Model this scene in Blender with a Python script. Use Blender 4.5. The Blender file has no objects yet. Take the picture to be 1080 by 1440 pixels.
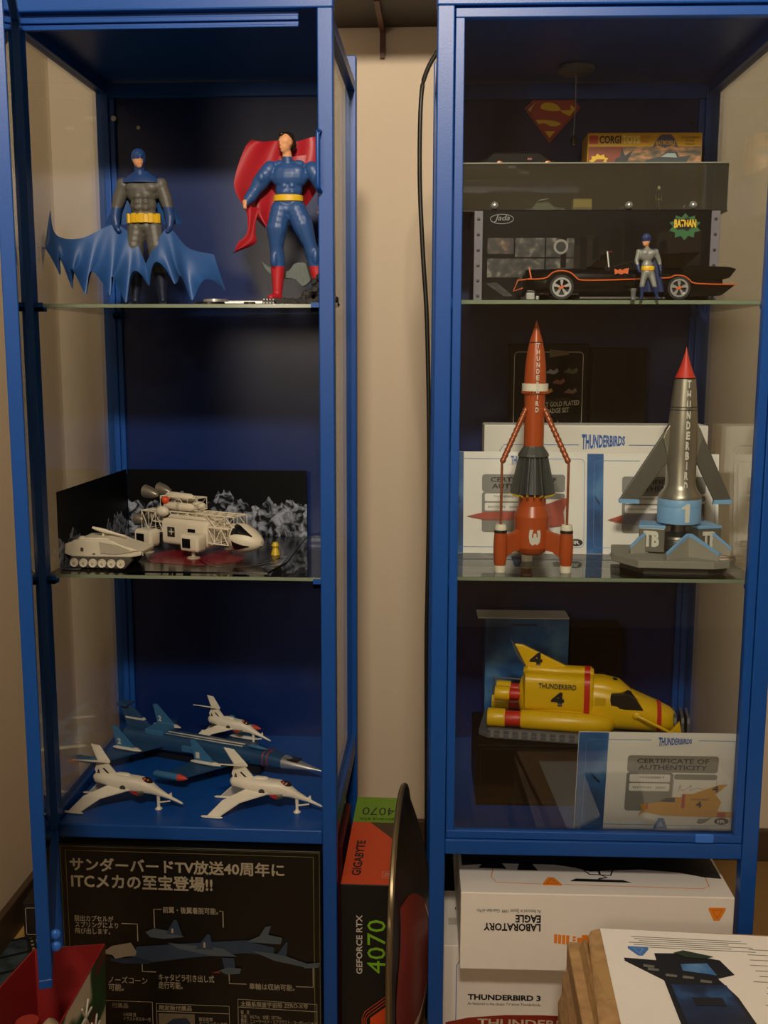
import bpy, bmesh, math, random
from mathutils import Vector, Matrix
random.seed(7)
SC = bpy.context.scene
COL = SC.collection
PI = math.pi

# ------------------------------------------------------------------ camera, world, lights, exposure
cam_data = bpy.data.cameras.new('camera')
cam_data.sensor_fit = 'VERTICAL'; cam_data.sensor_height = 36.0
cam_data.lens = 36.0 * 1457.3 / 1440.0
cam_data.clip_start = 0.05
cam = bpy.data.objects.new('camera', cam_data); COL.objects.link(cam)
_yaw, _pit, _rol = -0.0563, 0.1536, 0.0026
_f = Vector((math.sin(_yaw)*math.cos(_pit), math.cos(_yaw)*math.cos(_pit), -math.sin(_pit)))
_r = Vector((math.cos(_yaw), -math.sin(_yaw), 0)); _u = _r.cross(_f)
_r2 = math.cos(_rol)*_r + math.sin(_rol)*_u; _u2 = -math.sin(_rol)*_r + math.cos(_rol)*_u
cam.matrix_world = Matrix(((_r2.x, _u2.x, -_f.x, 0.1428), (_r2.y, _u2.y, -_f.y, -1.3673), (_r2.z, _u2.z, -_f.z, 1.12), (0, 0, 0, 1)))
SC.camera = cam
SC.view_settings.view_transform = 'Standard'; SC.view_settings.look = 'None'
SC.view_settings.gamma = 1.0; SC.view_settings.use_curve_mapping = False
SC.view_settings.exposure = 0.0
SC.cycles.transparent_max_bounces = 48
world = bpy.data.worlds.new('world'); SC.world = world; world.use_nodes = True
world.node_tree.nodes['Background'].inputs[0].default_value = (0.9, 0.75, 0.55, 1)
world.node_tree.nodes['Background'].inputs[1].default_value = 0.02

def area_light(name, loc, target, size, power, color, spread=110):
    l = bpy.data.lights.new(name, 'AREA'); l.shape = 'DISK'; l.size = size; l.energy = power; l.color = color; l.spread = math.radians(spread)
    o = bpy.data.objects.new(name, l); COL.objects.link(o); o.location = loc
    o.rotation_euler = (Vector(target) - Vector(loc)).to_track_quat('-Z', 'Y').to_euler()
    return o
area_light('ceiling_lamp_light', (0.16, -2.00, 2.26), (0.15, 0.0, 2.02), 0.26, 26.0, (1.0, 0.87, 0.71), 106)
area_light('added_fill_light', (-0.46, -2.52, 1.46), (-0.1, 0.0, 1.2), 0.34, 4.5, (1.0, 0.84, 0.64), 150)  # added fill light behind the camera, lifts the upper shelves

# ------------------------------------------------------------------ materials
def lin(h):
    h = h.lstrip('#'); c = [int(h[i:i+2], 16)/255 for i in (0, 2, 4)]
    return tuple(((x/12.92) if x <= 0.04045 else ((x+0.055)/1.055)**2.4) for x in c) + (1.0,)
_MC = {}
def mat(name, col, rough=0.5, metal=0.0, var=0.06, scale=30.0, bump=0.0, bscale=200.0, spec=0.5, coat=0.0, emit=0.0):
    if name in _MC: return _MC[name]
    m = bpy.data.materials.new(name); m.use_nodes = True; nt = m.node_tree; N = nt.nodes; L = nt.links
    b = N['Principled BSDF']; c = lin(col)
    tc = N.new('ShaderNodeTexCoord'); nz = N.new('ShaderNodeTexNoise')
    nz.inputs['Scale'].default_value = scale; nz.inputs['Detail'].default_value = 3
    L.new(tc.outputs['Object'], nz.inputs['Vector'])
    mx = N.new('ShaderNodeMix'); mx.data_type = 'RGBA'
    mx.inputs[6].default_value = tuple(x*(1-var) for x in c[:3]) + (1,)
    mx.inputs[7].default_value = tuple(min(1, x*(1+var)) for x in c[:3]) + (1,)
    L.new(nz.outputs['Fac'], mx.inputs[0]); L.new(mx.outputs[2], b.inputs['Base Color'])
    b.inputs['Roughness'].default_value = rough; b.inputs['Metallic'].default_value = metal
    b.inputs['Specular IOR Level'].default_value = spec; b.inputs['Coat Weight'].default_value = coat
    if emit:
        b.inputs['Emission Color'].default_value = c; b.inputs['Emission Strength'].default_value = emit
    if bump:
        n2 = N.new('ShaderNodeTexNoise'); n2.inputs['Scale'].default_value = bscale; n2.inputs['Detail'].default_value = 4
        L.new(tc.outputs['Object'], n2.inputs['Vector'])
        bp = N.new('ShaderNodeBump'); bp.inputs['Strength'].default_value = bump; bp.inputs['Distance'].default_value = 0.002
        L.new(n2.outputs['Fac'], bp.inputs['Height']); L.new(bp.outputs['Normal'], b.inputs['Normal'])
    _MC[name] = m; return m
def glass(name, tint, rough=0.015, ior=1.5, gain=1.0, glare_haze=0.0):
    if name in _MC: return _MC[name]
    m = bpy.data.materials.new(name); m.use_nodes = True; nt = m.node_tree; N = nt.nodes; L = nt.links
    N.remove(N['Principled BSDF']); out = N['Material Output']
    t = N.new('ShaderNodeBsdfTransparent'); t.inputs[0].default_value = lin(tint)
    g = N.new('ShaderNodeBsdfGlossy'); g.inputs['Roughness'].default_value = rough; g.inputs[0].default_value = (1, 1, 1, 1)
    f = N.new('ShaderNodeFresnel'); f.inputs[0].default_value = ior
    mu = N.new('ShaderNodeMath'); mu.operation = 'MULTIPLY'; mu.inputs[1].default_value = gain; mu.use_clamp = True
    mx = N.new('ShaderNodeMixShader')
    L.new(f.outputs[0], mu.inputs[0]); L.new(mu.outputs[0], mx.inputs[0]); L.new(t.outputs[0], mx.inputs[1]); L.new(g.outputs[0], mx.inputs[2])
    if glare_haze:
        df = N.new('ShaderNodeBsdfDiffuse'); df.inputs[0].default_value = lin('b8b09c'); m2 = N.new('ShaderNodeMixShader'); m2.inputs[0].default_value = glare_haze
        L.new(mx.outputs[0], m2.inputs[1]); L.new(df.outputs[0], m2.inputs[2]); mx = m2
    L.new(mx.outputs[0], out.inputs[0]); _MC[name] = m; return m
def ramp_mat(name, stops, scale, rough=0.5, detail=5.0, stretch=(1, 1, 1), distortion=0.0, bump=0.0):
    """noise-driven colour ramp (printed clouds, wood, camouflage ...)"""
    if name in _MC: return _MC[name]
    m = bpy.data.materials.new(name); m.use_nodes = True; nt = m.node_tree; N = nt.nodes; L = nt.links
    b = N['Principled BSDF']; b.inputs['Roughness'].default_value = rough
    tc = N.new('ShaderNodeTexCoord'); mp = N.new('ShaderNodeMapping'); mp.inputs['Scale'].default_value = stretch
    nz = N.new('ShaderNodeTexNoise'); nz.inputs['Scale'].default_value = scale; nz.inputs['Detail'].default_value = detail
    nz.inputs['Distortion'].default_value = distortion
    r = N.new('ShaderNodeValToRGB')
    while len(r.color_ramp.elements) < len(stops): r.color_ramp.elements.new(0.5)
    for e, (p, c) in zip(r.color_ramp.elements, stops): e.position = p; e.color = lin(c)
    L.new(tc.outputs['Object'], mp.inputs[0]); L.new(mp.outputs[0], nz.inputs['Vector'])
    L.new(nz.outputs['Fac'], r.inputs[0]); L.new(r.outputs[0], b.inputs['Base Color'])
    if bump:
        bp = N.new('ShaderNodeBump'); bp.inputs['Strength'].default_value = bump; bp.inputs['Distance'].default_value = 0.003
        L.new(nz.outputs['Fac'], bp.inputs['Height']); L.new(bp.outputs['Normal'], b.inputs['Normal'])
    _MC[name] = m; return m
def ridge_print(name, base, amp, axis='X'):
    """a printed picture: pale craggy hills below a jagged skyline on black (axis runs along the card, z is up)"""
    if name in _MC: return _MC[name]
    m = bpy.data.materials.new(name); m.use_nodes = True; nt = m.node_tree; N = nt.nodes; L = nt.links
    b = N['Principled BSDF']; b.inputs['Roughness'].default_value = 0.5; b.inputs['Specular IOR Level'].default_value = 0.12
    tc = N.new('ShaderNodeTexCoord'); sp = N.new('ShaderNodeSeparateXYZ'); L.new(tc.outputs['Object'], sp.inputs[0])
    n1 = N.new('ShaderNodeTexNoise'); n1.noise_dimensions = '1D'; n1.inputs['Scale'].default_value = 16; n1.inputs['Detail'].default_value = 6
    L.new(sp.outputs[axis], n1.inputs['W'])
    ma = N.new('ShaderNodeMath'); ma.operation = 'MULTIPLY_ADD'; ma.inputs[1].default_value = amp; ma.inputs[2].default_value = base
    L.new(n1.outputs['Fac'], ma.inputs[0])
    lt = N.new('ShaderNodeMath'); lt.operation = 'LESS_THAN'; L.new(sp.outputs['Z'], lt.inputs[0]); L.new(ma.outputs[0], lt.inputs[1])
    n2 = N.new('ShaderNodeTexNoise'); n2.inputs['Scale'].default_value = 60; n2.inputs['Detail'].default_value = 8; n2.inputs['Distortion'].default_value = 1.2
    L.new(tc.outputs['Object'], n2.inputs['Vector'])
    r = N.new('ShaderNodeValToRGB'); r.color_ramp.elements[0].position = 0.42; r.color_ramp.elements[0].color = lin('14161a')
    r.color_ramp.elements[1].position = 0.62; r.color_ramp.elements[1].color = lin('9aa0ad')
    L.new(n2.outputs['Fac'], r.inputs[0])
    mx = N.new('ShaderNodeMix'); mx.data_type = 'RGBA'; mx.inputs[6].default_value = lin('08080a')
    L.new(lt.outputs[0], mx.inputs[0]); L.new(r.outputs[0], mx.inputs[7]); L.new(mx.outputs[2], b.inputs['Base Color'])
    _MC[name] = m; return m

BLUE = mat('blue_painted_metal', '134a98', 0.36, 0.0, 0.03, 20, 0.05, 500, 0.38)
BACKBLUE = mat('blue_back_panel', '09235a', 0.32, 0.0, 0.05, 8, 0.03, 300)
GLASS = glass('clear_glass', 'fcfefc', gain=0.6)
DOORGLASS = glass('door_glass', 'fbfdfc', gain=1.1)
SHELFGLASS = glass('shelf_glass', 'f7fbf8', gain=0.9)
EDGEGLASS = mat('glass_edge', '7f8a72', 0.15, 0, 0.05)
ACRYL = glass('acrylic', 'f6f7f3', gain=1.6, glare_haze=0.04)  # grey diffuse mixed in as the acrylic's reflection of the bright room
WHITE = mat('white_card', 'efe9df', 0.45, 0, 0.02, 60)
PAPER = mat('white_paper', 'f4efe6', 0.6, 0, 0.02, 40)
BLACK = mat('black_print', '0c0c0d', 0.4, 0, 0.05)
BLACKCARD = mat('black_card', '0e0d0d', 0.5, 0, 0.1, 30, spec=0.12)
INK = mat('dark_ink', '1a1a1c', 0.5, 0, 0.0)
GREYPR = mat('grey_print', '8d8a83', 0.5, 0, 0.02)
BLUEPR = mat('blue_print', '2a62b8', 0.45, 0, 0.03)
SKYPR = ramp_mat('sky_print', [(0.3, '16345f'), (0.52, '2c65a5'), (0.7, '6fa3cc')], 14, 0.4)
ORANGE = mat('orange_print', 'f08a26', 0.45, 0, 0.03)
CREAM = mat('cream_print', 'd9cdb4', 0.5, 0, 0.03)
CHROME = mat('chrome', 'd8d8d6', 0.28, 0.8, 0.03)
STEEL = mat('brushed_steel', 'a6a29a', 0.34, 1.0, 0.08, 60)
DARKMETAL = mat('dark_metal', '3a3a3c', 0.3, 0.9, 0.1)
KRAFT = ramp_mat('kraft_cardboard', [(0.3, 'a07a4c'), (0.7, 'c19a66')], 60, 0.7, 4, (1, 1, 6))
SKIN = mat('painted_skin', 'd99a6a', 0.5, 0, 0.04)
RUBBER = mat('black_rubber', '101010', 0.55, 0, 0.1)

# ------------------------------------------------------------------ mesh helpers
class MB:
    def __init__(s): s.v = []; s.f = []
    def add(s, vs, fs, M=None):
        o = len(s.v)
        s.v += [tuple(M @ Vector(p)) if M else tuple(p) for p in vs]
        s.f += [tuple(i + o for i in f) for f in fs]; return s
    def box(s, x0, x1, y0, y1, z0, z1, M=None):
        vs = [(x0,y0,z0),(x1,y0,z0),(x1,y1,z0),(x0,y1,z0),(x0,y0,z1),(x1,y0,z1),(x1,y1,z1),(x0,y1,z1)]
        return s.add(vs, [(0,3,2,1),(4,5,6,7),(0,1,5,4),(1,2,6,5),(2,3,7,6),(3,0,4,7)], M)
    def prism(s, pts, a, b, plane='xz', M=None):
        """outline pts extruded from a to b along the third axis"""
        def P(p, t):
            return {'xz': (p[0], t, p[1]), 'xy': (p[0], p[1], t), 'yz': (t, p[0], p[1])}[plane]
        n = len(pts); vs = [P(p, a) for p in pts] + [P(p, b) for p in pts]
        fs = [tuple(range(n))[::-1], tuple(range(n, 2*n))] + [(i, (i+1) % n, n+(i+1) % n, n+i) for i in range(n)]
        return s.add(vs, fs, M)
    def poly(s, pts3): return s.add(pts3, [tuple(range(len(pts3)))])
    def lathe(s, prof, seg=24, c=(0,0,0), M=None, flute=None):
        """prof = [(r, z)] round the z axis"""
        T = Matrix.Translation(c); T = M @ T if M else T
        vs = []; fs = []
        for (r, z) in prof:
            for k in range(seg):
                a = 2*PI*k/seg; q = r*(flute(k, r) if flute else 1); vs.append((q*math.cos(a), q*math.sin(a), z))
        for i in range(len(prof)-1):
            for k in range(seg):
                k2 = (k+1) % seg; fs.append((i*seg+k, i*seg+k2, (i+1)*seg+k2, (i+1)*seg+k))
        closed = prof[0] == prof[-1]
        if prof[0][0] > 1e-6 and not closed: fs.append(tuple(range(seg))[::-1])
        if prof[-1][0] > 1e-6 and not closed: fs.append(tuple((len(prof)-1)*seg + k for k in range(seg)))
        return s.add(vs, fs, T)
    def ball(s, c, r, seg=14, rings=9, M=None):
        if not hasattr(r, '__len__'): r = (r, r, r)
        T = Matrix.Translation(c); T = M @ T if M else T
        vs = [(0, 0, -r[2])]; fs = []
        for i in range(1, rings):
            t = PI*i/rings - PI/2
            for k in range(seg):
                a = 2*PI*k/seg; vs.append((r[0]*math.cos(t)*math.cos(a), r[1]*math.cos(t)*math.sin(a), r[2]*math.sin(t)))
        vs.append((0, 0, r[2])); n = len(vs)-1
        for k in range(seg):
            k2 = (k+1) % seg; fs.append((0, 1+k2, 1+k)); fs.append((n, n-seg+k, n-seg+k2))
            for i in range(rings-2): fs.append((1+i*seg+k, 1+i*seg+k2, 1+(i+1)*seg+k2, 1+(i+1)*seg+k))
        return s.add(vs, fs, T)
    def tube(s, path, r, seg=10, cap=True):
        P = [Vector(p) for p in path]; n = len(P)
        R = r if hasattr(r, '__len__') else [r]*n
        up = Vector((0.13, 0.31, 0.94)); vs = []; fs = []
        for i in range(n):
            d = (P[min(i+1, n-1)] - P[max(i-1, 0)]).normalized()
            a = d.cross(up)
            if a.length < 1e-3: a = d.cross(Vector((1, 0, 0)))
            a.normalize(); b = d.cross(a)
            for k in range(seg):
                t = 2*PI*k/seg; vs.append(P[i] + R[i]*(math.cos(t)*a + math.sin(t)*b))
        for i in range(n-1):
            for k in range(seg):
                k2 = (k+1) % seg; fs.append((i*seg+k, i*seg+k2, (i+1)*seg+k2, (i+1)*seg+k))
        if cap: fs += [tuple(range(seg))[::-1], tuple((n-1)*seg+k for k in range(seg))]
        return s.add(vs, fs)
    def loft(s, st, seg=18, p=2.0, axis='x'):
        """stations (t, cy, cz, ry, rz[, p]) along x"""
        vs = []; fs = []
        for q in st:
            t, cy, cz, ry, rz = q[:5]; pp = q[5] if len(q) > 5 else p
            for k in range(seg):
                a = 2*PI*k/seg; ca, sa = math.cos(a), math.sin(a)
                y = cy + ry*math.copysign(abs(ca)**(2/pp), ca); z = cz + rz*math.copysign(abs(sa)**(2/pp), sa)
                vs.append((t, y, z))
        n = len(st)
        for i in range(n-1):
            for k in range(seg):
                k2 = (k+1) % seg; fs.append((i*seg+k, i*seg+k2, (i+1)*seg+k2, (i+1)*seg+k))
        fs += [tuple(range(seg))[::-1], tuple((n-1)*seg+k for k in range(seg))]
        return s.add(vs, fs)
    def grid(s, fn, nu, nv):
        o = [fn(i/nu, j/nv) for j in range(nv+1) for i in range(nu+1)]
        fs = [(j*(nu+1)+i, j*(nu+1)+i+1, (j+1)*(nu+1)+i+1, (j+1)*(nu+1)+i) for j in range(nv) for i in range(nu)]
        return s.add(o, fs)
    def mesh(s, name, m=None, smooth=False, bevel=0.0, bseg=2, angle=40):
        me = bpy.data.meshes.new(name); me.from_pydata(s.v, [], s.f)
        bm = bmesh.new(); bm.from_mesh(me)
        bmesh.ops.recalc_face_normals(bm, faces=bm.faces)
        if bevel:
            es = [e for e in bm.edges if len(e.link_faces) == 2 and e.calc_face_angle(0) > math.radians(30)]
            bmesh.ops.bevel(bm, geom=es, offset=bevel, segments=bseg, affect='EDGES', profile=0.5, clamp_overlap=True)
        if smooth:
            for f in bm.faces: f.smooth = True
            for e in bm.edges:
                if len(e.link_faces) == 2 and e.calc_face_angle(0) > math.radians(angle): e.smooth = False
        bm.to_mesh(me); bm.free()
        if m: me.materials.append(m)
        return me
def link(name, me, parent=None, loc=None, rot=None):
    o = bpy.data.objects.new(name, me); COL.objects.link(o)
    if parent: o.parent = parent
    if loc: o.location = loc
    if rot: o.rotation_euler = rot
    return o
def part(name, mb, m, parent, smooth=False, bevel=0.0, loc=None, rot=None, label=None, angle=40, bseg=2):
    o = link(name, mb.mesh(name, m, smooth, bevel, bseg, angle), parent, loc, rot)
    if label: o['label'] = label
    return o
GX, GY, GA = 0.1317, -0.1083, 0.0218            # stance of the second cabinet
def stance(loc, rz, cab):
    if cab == 'R':
        c, s_ = math.cos(GA), math.sin(GA)
        return (GX + loc[0]*c - loc[1]*s_, GY + loc[0]*s_ + loc[1]*c, loc[2]), rz + GA
    return loc, rz
def tag(o, label, cat, group=None):
    o['label'] = label; o['category'] = cat
    if group: o['group'] = group
    return o
def thing(name, label, cat, loc, rz=0.0, cab=None, group=None, rx=0.0, ry=0.0):
    loc, rz = stance(loc, rz, cab)
    o = bpy.data.objects.new(name, None); COL.objects.link(o); o.empty_display_size = 0.02
    o.location = loc; o.rotation_euler = (rx, ry, rz)
    return tag(o, label, cat, group)
def struct(name, mb, m, bevel=0.0):
    o = link(name, mb.mesh(name, m, False, bevel)); o['kind'] = 'structure'; return o
def lettering(parent, s, rect, y, m, name='lettering', bold=0.0, rot=0, plane='front', fn=None, shear=0.0, spacing=1.0, lines=1.0, align='LEFT', fat=0.0):
    """text filling the rectangle (x0, x1, z0, z1) of a plane"""
    c = bpy.data.curves.new('lettering', 'FONT'); c.body = s; c.resolution_u = 2; c.offset = bold; c.shear = shear
    c.space_character = spacing; c.space_line = lines; c.align_x = align; c.extrude = 0
    t = bpy.data.objects.new('t', c); COL.objects.link(t)
    me = bpy.data.meshes.new_from_object(t.evaluated_get(bpy.context.evaluated_depsgraph_get()))
    bpy.data.objects.remove(t); bpy.data.curves.remove(c)
    if fat:
        vs = [v.co.copy() for v in me.vertices]; fs = [tuple(q.vertices) for q in me.polygons]; n0 = len(vs); V_, F_ = [], []
        for k_, (dx, dy) in enumerate(((fat, fat), (-fat, fat), (fat, -fat), (-fat, -fat), (0, 0))):
            V_ += [(q.x+dx, q.y+dy, k_*.00005) for q in vs]; F_ += [tuple(i+k_*n0 for i in f) for f in fs]
        me = bpy.data.meshes.new('lettering'); me.from_pydata(V_, [], F_)
    xs = [v.co.x for v in me.vertices]; ys = [v.co.y for v in me.vertices]
    ax, bx, ay, by = min(xs), max(xs), min(ys), max(ys)
    x0, x1, z0, z1 = rect if rect else (0, 1, 0, 1)
    for v in me.vertices:
        u = (v.co.x-ax)/(bx-ax); w = (v.co.y-ay)/(by-ay)
        if rot == 180: u, w = 1-u, 1-w
        elif rot == 90: u, w = 1-w, u
        elif rot == -90: u, w = w, 1-u
        if fn: v.co = fn(u, w); continue
        p = x0+(x1-x0)*u; q = z0+(z1-z0)*w; dz_ = v.co.z
        v.co = (p, y-dz_, q) if plane == 'front' else ((p, q, y) if plane == 'top' else (y, p, q))
    me.materials.append(m)
    return link(name, me, parent)
def patch(parent, name, pts, y, m, plane='front', thick=0.0003):
    """a flat printed shape lying on a surface"""
    mb = MB()
    if plane == 'front': mb.prism(pts, y-thick, y, 'xz')
    elif plane == 'top': mb.prism(pts, y, y+thick, 'xy')
    else: mb.prism(pts, y-thick, y+thick, 'yz')
    return part(name, mb, m, parent)
def rrect(x0, x1, z0, z1, r, n=5):
    P = []
    for cx, cz, a0 in ((x1-r, z0+r, -PI/2), (x1-r, z1-r, 0), (x0+r, z1-r, PI/2), (x0+r, z0+r, PI)):
        for k in range(n+1):
            a = a0 + PI/2*k/n; P.append((cx+r*math.cos(a), cz+r*math.sin(a)))
    return P
def outline(parent, name, pts, w, y, m, plane='front', closed=True):
    """a printed line of width w following pts"""
    mb = MB(); n = len(pts); rng = range(n if closed else n-1); V = []
    for i in range(n):
        p0 = pts[(i-1) % n] if (closed or i) else pts[0]; p1 = pts[(i+1) % n] if (closed or i < n-1) else pts[-1]
        dx, dz = p1[0]-p0[0], p1[1]-p0[1]; l = math.hypot(dx, dz) or 1; nx, nz = -dz/l*w/2, dx/l*w/2
        V += [(pts[i][0]+nx, pts[i][1]+nz), (pts[i][0]-nx, pts[i][1]-nz)]
    F = []
    for i in rng:
        j = (i+1) % n; F.append((2*i, 2*i+1, 2*j+1, 2*j))
    mp = {'front': lambda p: (p[0], y, p[1]), 'top': lambda p: (p[0], p[1], y), 'side': lambda p: (y, p[0], p[1])}[plane]
    mb.add([mp(p) for p in V], F)
    return part(name, mb, m, parent)
def spin(n, r, cx=0, cz=0, a0=0): return [(cx+r*math.cos(a0+2*PI*k/n), cz+r*math.sin(a0+2*PI*k/n)) for k in range(n)]
def burst(cx, cz, rx, rz, n, inner=0.75):
    return [(cx+rx*(1 if k % 2 else inner)*math.cos(PI*k/n), cz+rz*(1 if k % 2 else inner)*math.sin(PI*k/n)) for k in range(2*n)]
def sc(pts, ox, oz, k): return [((p[0]-ox)*k, (oz-p[1])*k) for p in pts]
def smoothed(pts, n=4):
    """Catmull-Rom through 2D or 3D points"""
    P = [Vector(p) for p in pts]; out = []
    for i in range(len(P)-1):
        a, b, c, d = P[max(i-1, 0)], P[i], P[i+1], P[min(i+2, len(P)-1)]
        for k in range(n):
            t = k/n; out.append(0.5*((2*b)+(c-a)*t+(2*a-5*b+4*c-d)*t*t+(3*b-a-3*c+d)*t**3))
    out.append(P[-1]); return [tuple(q) for q in out]
def curve_at(pts, t):
    """piecewise curve through (parameter, x, z) knots, smooth"""
    for i in range(len(pts)-1):
        if t <= pts[i+1][0] or i == len(pts)-2:
            a, b = pts[i], pts[i+1]; f = (t-a[0])/(b[0]-a[0])
            p0, p3 = pts[max(i-1, 0)], pts[min(i+2, len(pts)-1)]
            res = []
            for k in range(1, len(a)):
                res.append(0.5*((2*a[k])+(b[k]-p0[k])*f+(2*p0[k]-5*a[k]+4*b[k]-p3[k])*f*f+(3*a[k]-p0[k]-3*b[k]+p3[k])*f**3))
            return res

# ------------------------------------------------------------------ the room
XL, XR, YB, YF, ZC = -0.685, 1.75, 0.86, -3.0, 2.42
WALLM = mat('painted_plaster', 'd9c8ae', 0.75, 0, 0.03, 3, 0.08, 250)
struct('floor', MB().box(XL-.1, XR+.1, YF-.1, YB+.1, -0.06, -0.004), mat('subfloor', '8a6a3a', 0.6, 0, 0.1))
struct('wall_back', MB().box(XL-.1, XR+.1, YB, YB+.1, -0.004, ZC), WALLM)
struct('wall_left', MB().box(XL-.1, XL, YF-.1, YB, -0.004, ZC), WALLM)
struct('wall_right', MB().box(XR, XR+.1, YF-.1, YB, -0.004, ZC), WALLM)
struct('wall_front', MB().box(XL, XR, YF-.1, YF, -0.004, ZC), mat('rear_wall_paint', 'd0c0a6', 0.8, 0, 0.04, 3))
struct('ceiling', MB().box(XL-.1, XR+.1, YF-.1, YB+.1, ZC, ZC+.06), mat('ceiling_paint', 'd9d0c0', 0.8, 0, 0.02))
struct('baseboard_left', MB().box(XL, XL+.014, YF, YB, -0.004, 0.07), mat('dark_skirting', '4a3826', 0.5), 0.003)
struct('baseboard_back', MB().box(XL+.014, XR, YB-.014, YB, -0.004, 0.07), mat('dark_skirting', '4a3826', 0.5), 0.003)
FLOORM = ramp_mat('yellow_wood', [(0.3, 'a8813f'), (0.55, 'c39a52'), (0.75, 'd2ad66')], 9, 0.45, 6, (9, 1, 1), 0.6)
floor_o = bpy.data.objects['floor']
_pl = MB().box(0, 0.118, 0, 0.75, -0.004, 0).mesh('plank', FLOORM, False, 0.001, 1)
for i in range(9):
    for j in range(3):
        link('plank', _pl, floor_o, (XL + 0.002 + i*0.12, 0.10 - j*0.753 + (0.2 if i % 2 else 0), 0))

lampt = thing('ceiling_lamp', 'round white ceiling lamp over the room', 'lamp', (0.16, -2.00, 2.40))
part('lamp_base', MB().lathe([(0.10, -0.072), (0.11, -0.066), (0.11, 0.019), (0.0, 0.019)], 32), mat('lamp_white', 'e8e4da', 0.4), lampt, True)
part('diffuser', MB().lathe([(0.0, -0.10), (0.06, -0.096), (0.095, -0.073), (0.0, -0.073)], 32), mat('lamp_glow', 'ffdcaa', 0.4, emit=3.0), lampt, True)

fl = thing('added_fill_lamp', 'added unseen lamp with a drum shade behind the camera, body of the fill light', 'lamp', (-0.46, -2.70, 0))  # made-up lamp body for the added fill light
part('base', MB().lathe([(0.13, 0), (0.13, 0.015), (0.02, 0.03)], 28), DARKMETAL, fl, True)
part('pole', MB().lathe([(0.012, 0.02), (0.012, 1.34)], 14), DARKMETAL, fl, True)
part('lamp_shade', MB().lathe([(0.16, 1.30), (0.165, 1.30), (0.135, 1.60), (0.13, 1.60), (0.16, 1.30)], 32), mat('linen_shade', 'e8d3a8', 0.7), fl, True)
part('bulb', MB().ball((0, 0, 1.40), (0.03, 0.03, 0.045)), mat('lamp_glow', 'ffdcaa', 0.4, emit=3.0), fl, True)

# dark shelf on the back wall, above the gap
ws = thing('wall_shelf', 'dark brown shelf on the wall over the gap between the cabinets', 'shelf', (0.27, YB, 1.77))
DKWOOD = ramp_mat('dark_wood', [(0.3, '1d1610'), (0.7, '33271a')], 30, 0.5, 4, (1, 8, 1))
part('board', MB().box(-0.36, 0.36, -0.34, -0.001, 0, 0.035), DKWOOD, ws, False, 0.002)
part('bracket', MB().box(-0.263, -0.253, -0.20, -0.001, -0.012, 0).box(-0.263, -0.253, -0.012, -0.001, -0.06, 0), mat('rust_brown', '5a3220', 0.5), ws)
part('bracket', MB().box(0.25, 0.26, -0.20, -0.001, -0.012, 0).box(0.25, 0.26, -0.012, -0.001, -0.06, 0), mat('rust_brown', '5a3220', 0.5), ws)

# ------------------------------------------------------------------ the two cabinets
W, D, T = 0.42, 0.37, 0.02
def cabinet(label, cab, org, zf, zs, zr, zt, group):
    root = thing('display_cabinet', label, 'cabinet', org, 0, cab, group)
    for x in (0, W-T):
        for y in (0, D-T):
            part('post', MB().box(x, x+T, y, y+T, 0, zt-.004), BLUE, root, False, 0.0015)
    part('roof', MB().box(T*.5, W-T*.5, T, D-.003, zr+.001, zr+.008), BLUE, root)
    part('top_rail', MB().box(-.001, W+.001, -.002, T, zr, zt), BLUE, root, False, 0.002)
    part('top_rail', MB().box(T, W-T, D-T, D-.004, zr-.022, zr), BLUE, root, False, 0.001)
    for x in (0, W-T):
        part('top_rail', MB().box(x+.002, x+T-.002, T, D-T, zr-.016, zr), BLUE, root, False, 0.001)
        part('bottom_rail', MB().box(x+.002, x+T-.002, T, D-T, zf-.022, zf+.010), BLUE, root, False, 0.001)
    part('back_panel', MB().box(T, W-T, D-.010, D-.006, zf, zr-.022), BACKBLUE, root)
    for x in (T, W-T-.009):
        part('panel_flange', MB().box(x, x+.009, D-.017, D-.010, zf, zr-.022), BLUE, root, False, 0.0015)
    part('floor_panel', MB().box(T, W-T, 0.001, D-.006, zf-.021, zf), BLUE, root, False, 0.002)
    for x in (0.0085, W-.0115):
        o = part('side_glass', MB().box(x, x+.003, T, D-T, zf+.010, zr-.016), GLASS, root)
    for z in zs:
        sh = part('glass_shelf', MB().box(T*.75, W-T*.75, 0.022, D-.020, z-.005, z), SHELFGLASS, root)
        part('polished_edge', MB().box(T*1.05, W-T*1.05, 0.0212, 0.0218, z-.0048, z-.0002), EDGEGLASS, sh)
        for x0, y0 in ((T, .004), (W-T-.011, .004), (T, D-.034), (W-T-.011, D-.034)):
            part('shelf_clip', MB().box(x0, x0+.011, y0, y0+.016, z-.0105, z-.0052).box(x0, x0+.011, y0 - (0 if y0 > .1 else 0.0), y0+.004, z-.0105, z+.001), BLUE, root)
    return root
def door(root, w, z0, z1, hinge, ang, fw=0.0105):
    d = link('door', MB().box(0, w, 0, .014, z0, z0+fw).box(0, w, 0, .014, z1-fw, z1)
             .box(0, fw, 0, .014, z0+fw, z1-fw).box(w-fw, w, 0, .014, z0+fw, z1-fw).mesh('door', BLUE, False, 0.0008, 1), root, hinge, (0, 0, ang))
    part('door_glass', MB().box(fw-.002, w-fw+.002, .006, .009, z0+fw-.002, z1-fw+.002), DOORGLASS, d)
    return d
ZF_L, Z1, Z2_L, ZR_L = 0.452, 1.182, 0.812, 1.5437
ZF_R, Z2_R, ZR_R = 0.498, 0.840, 1.5104
cabL = cabinet('blue metal display cabinet with its glass door swung open, beside the corner', None, (-W, 0, 0), ZF_L, (Z1, Z2_L), ZR_L, 1.585, 'blue display cabinets')
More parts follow.
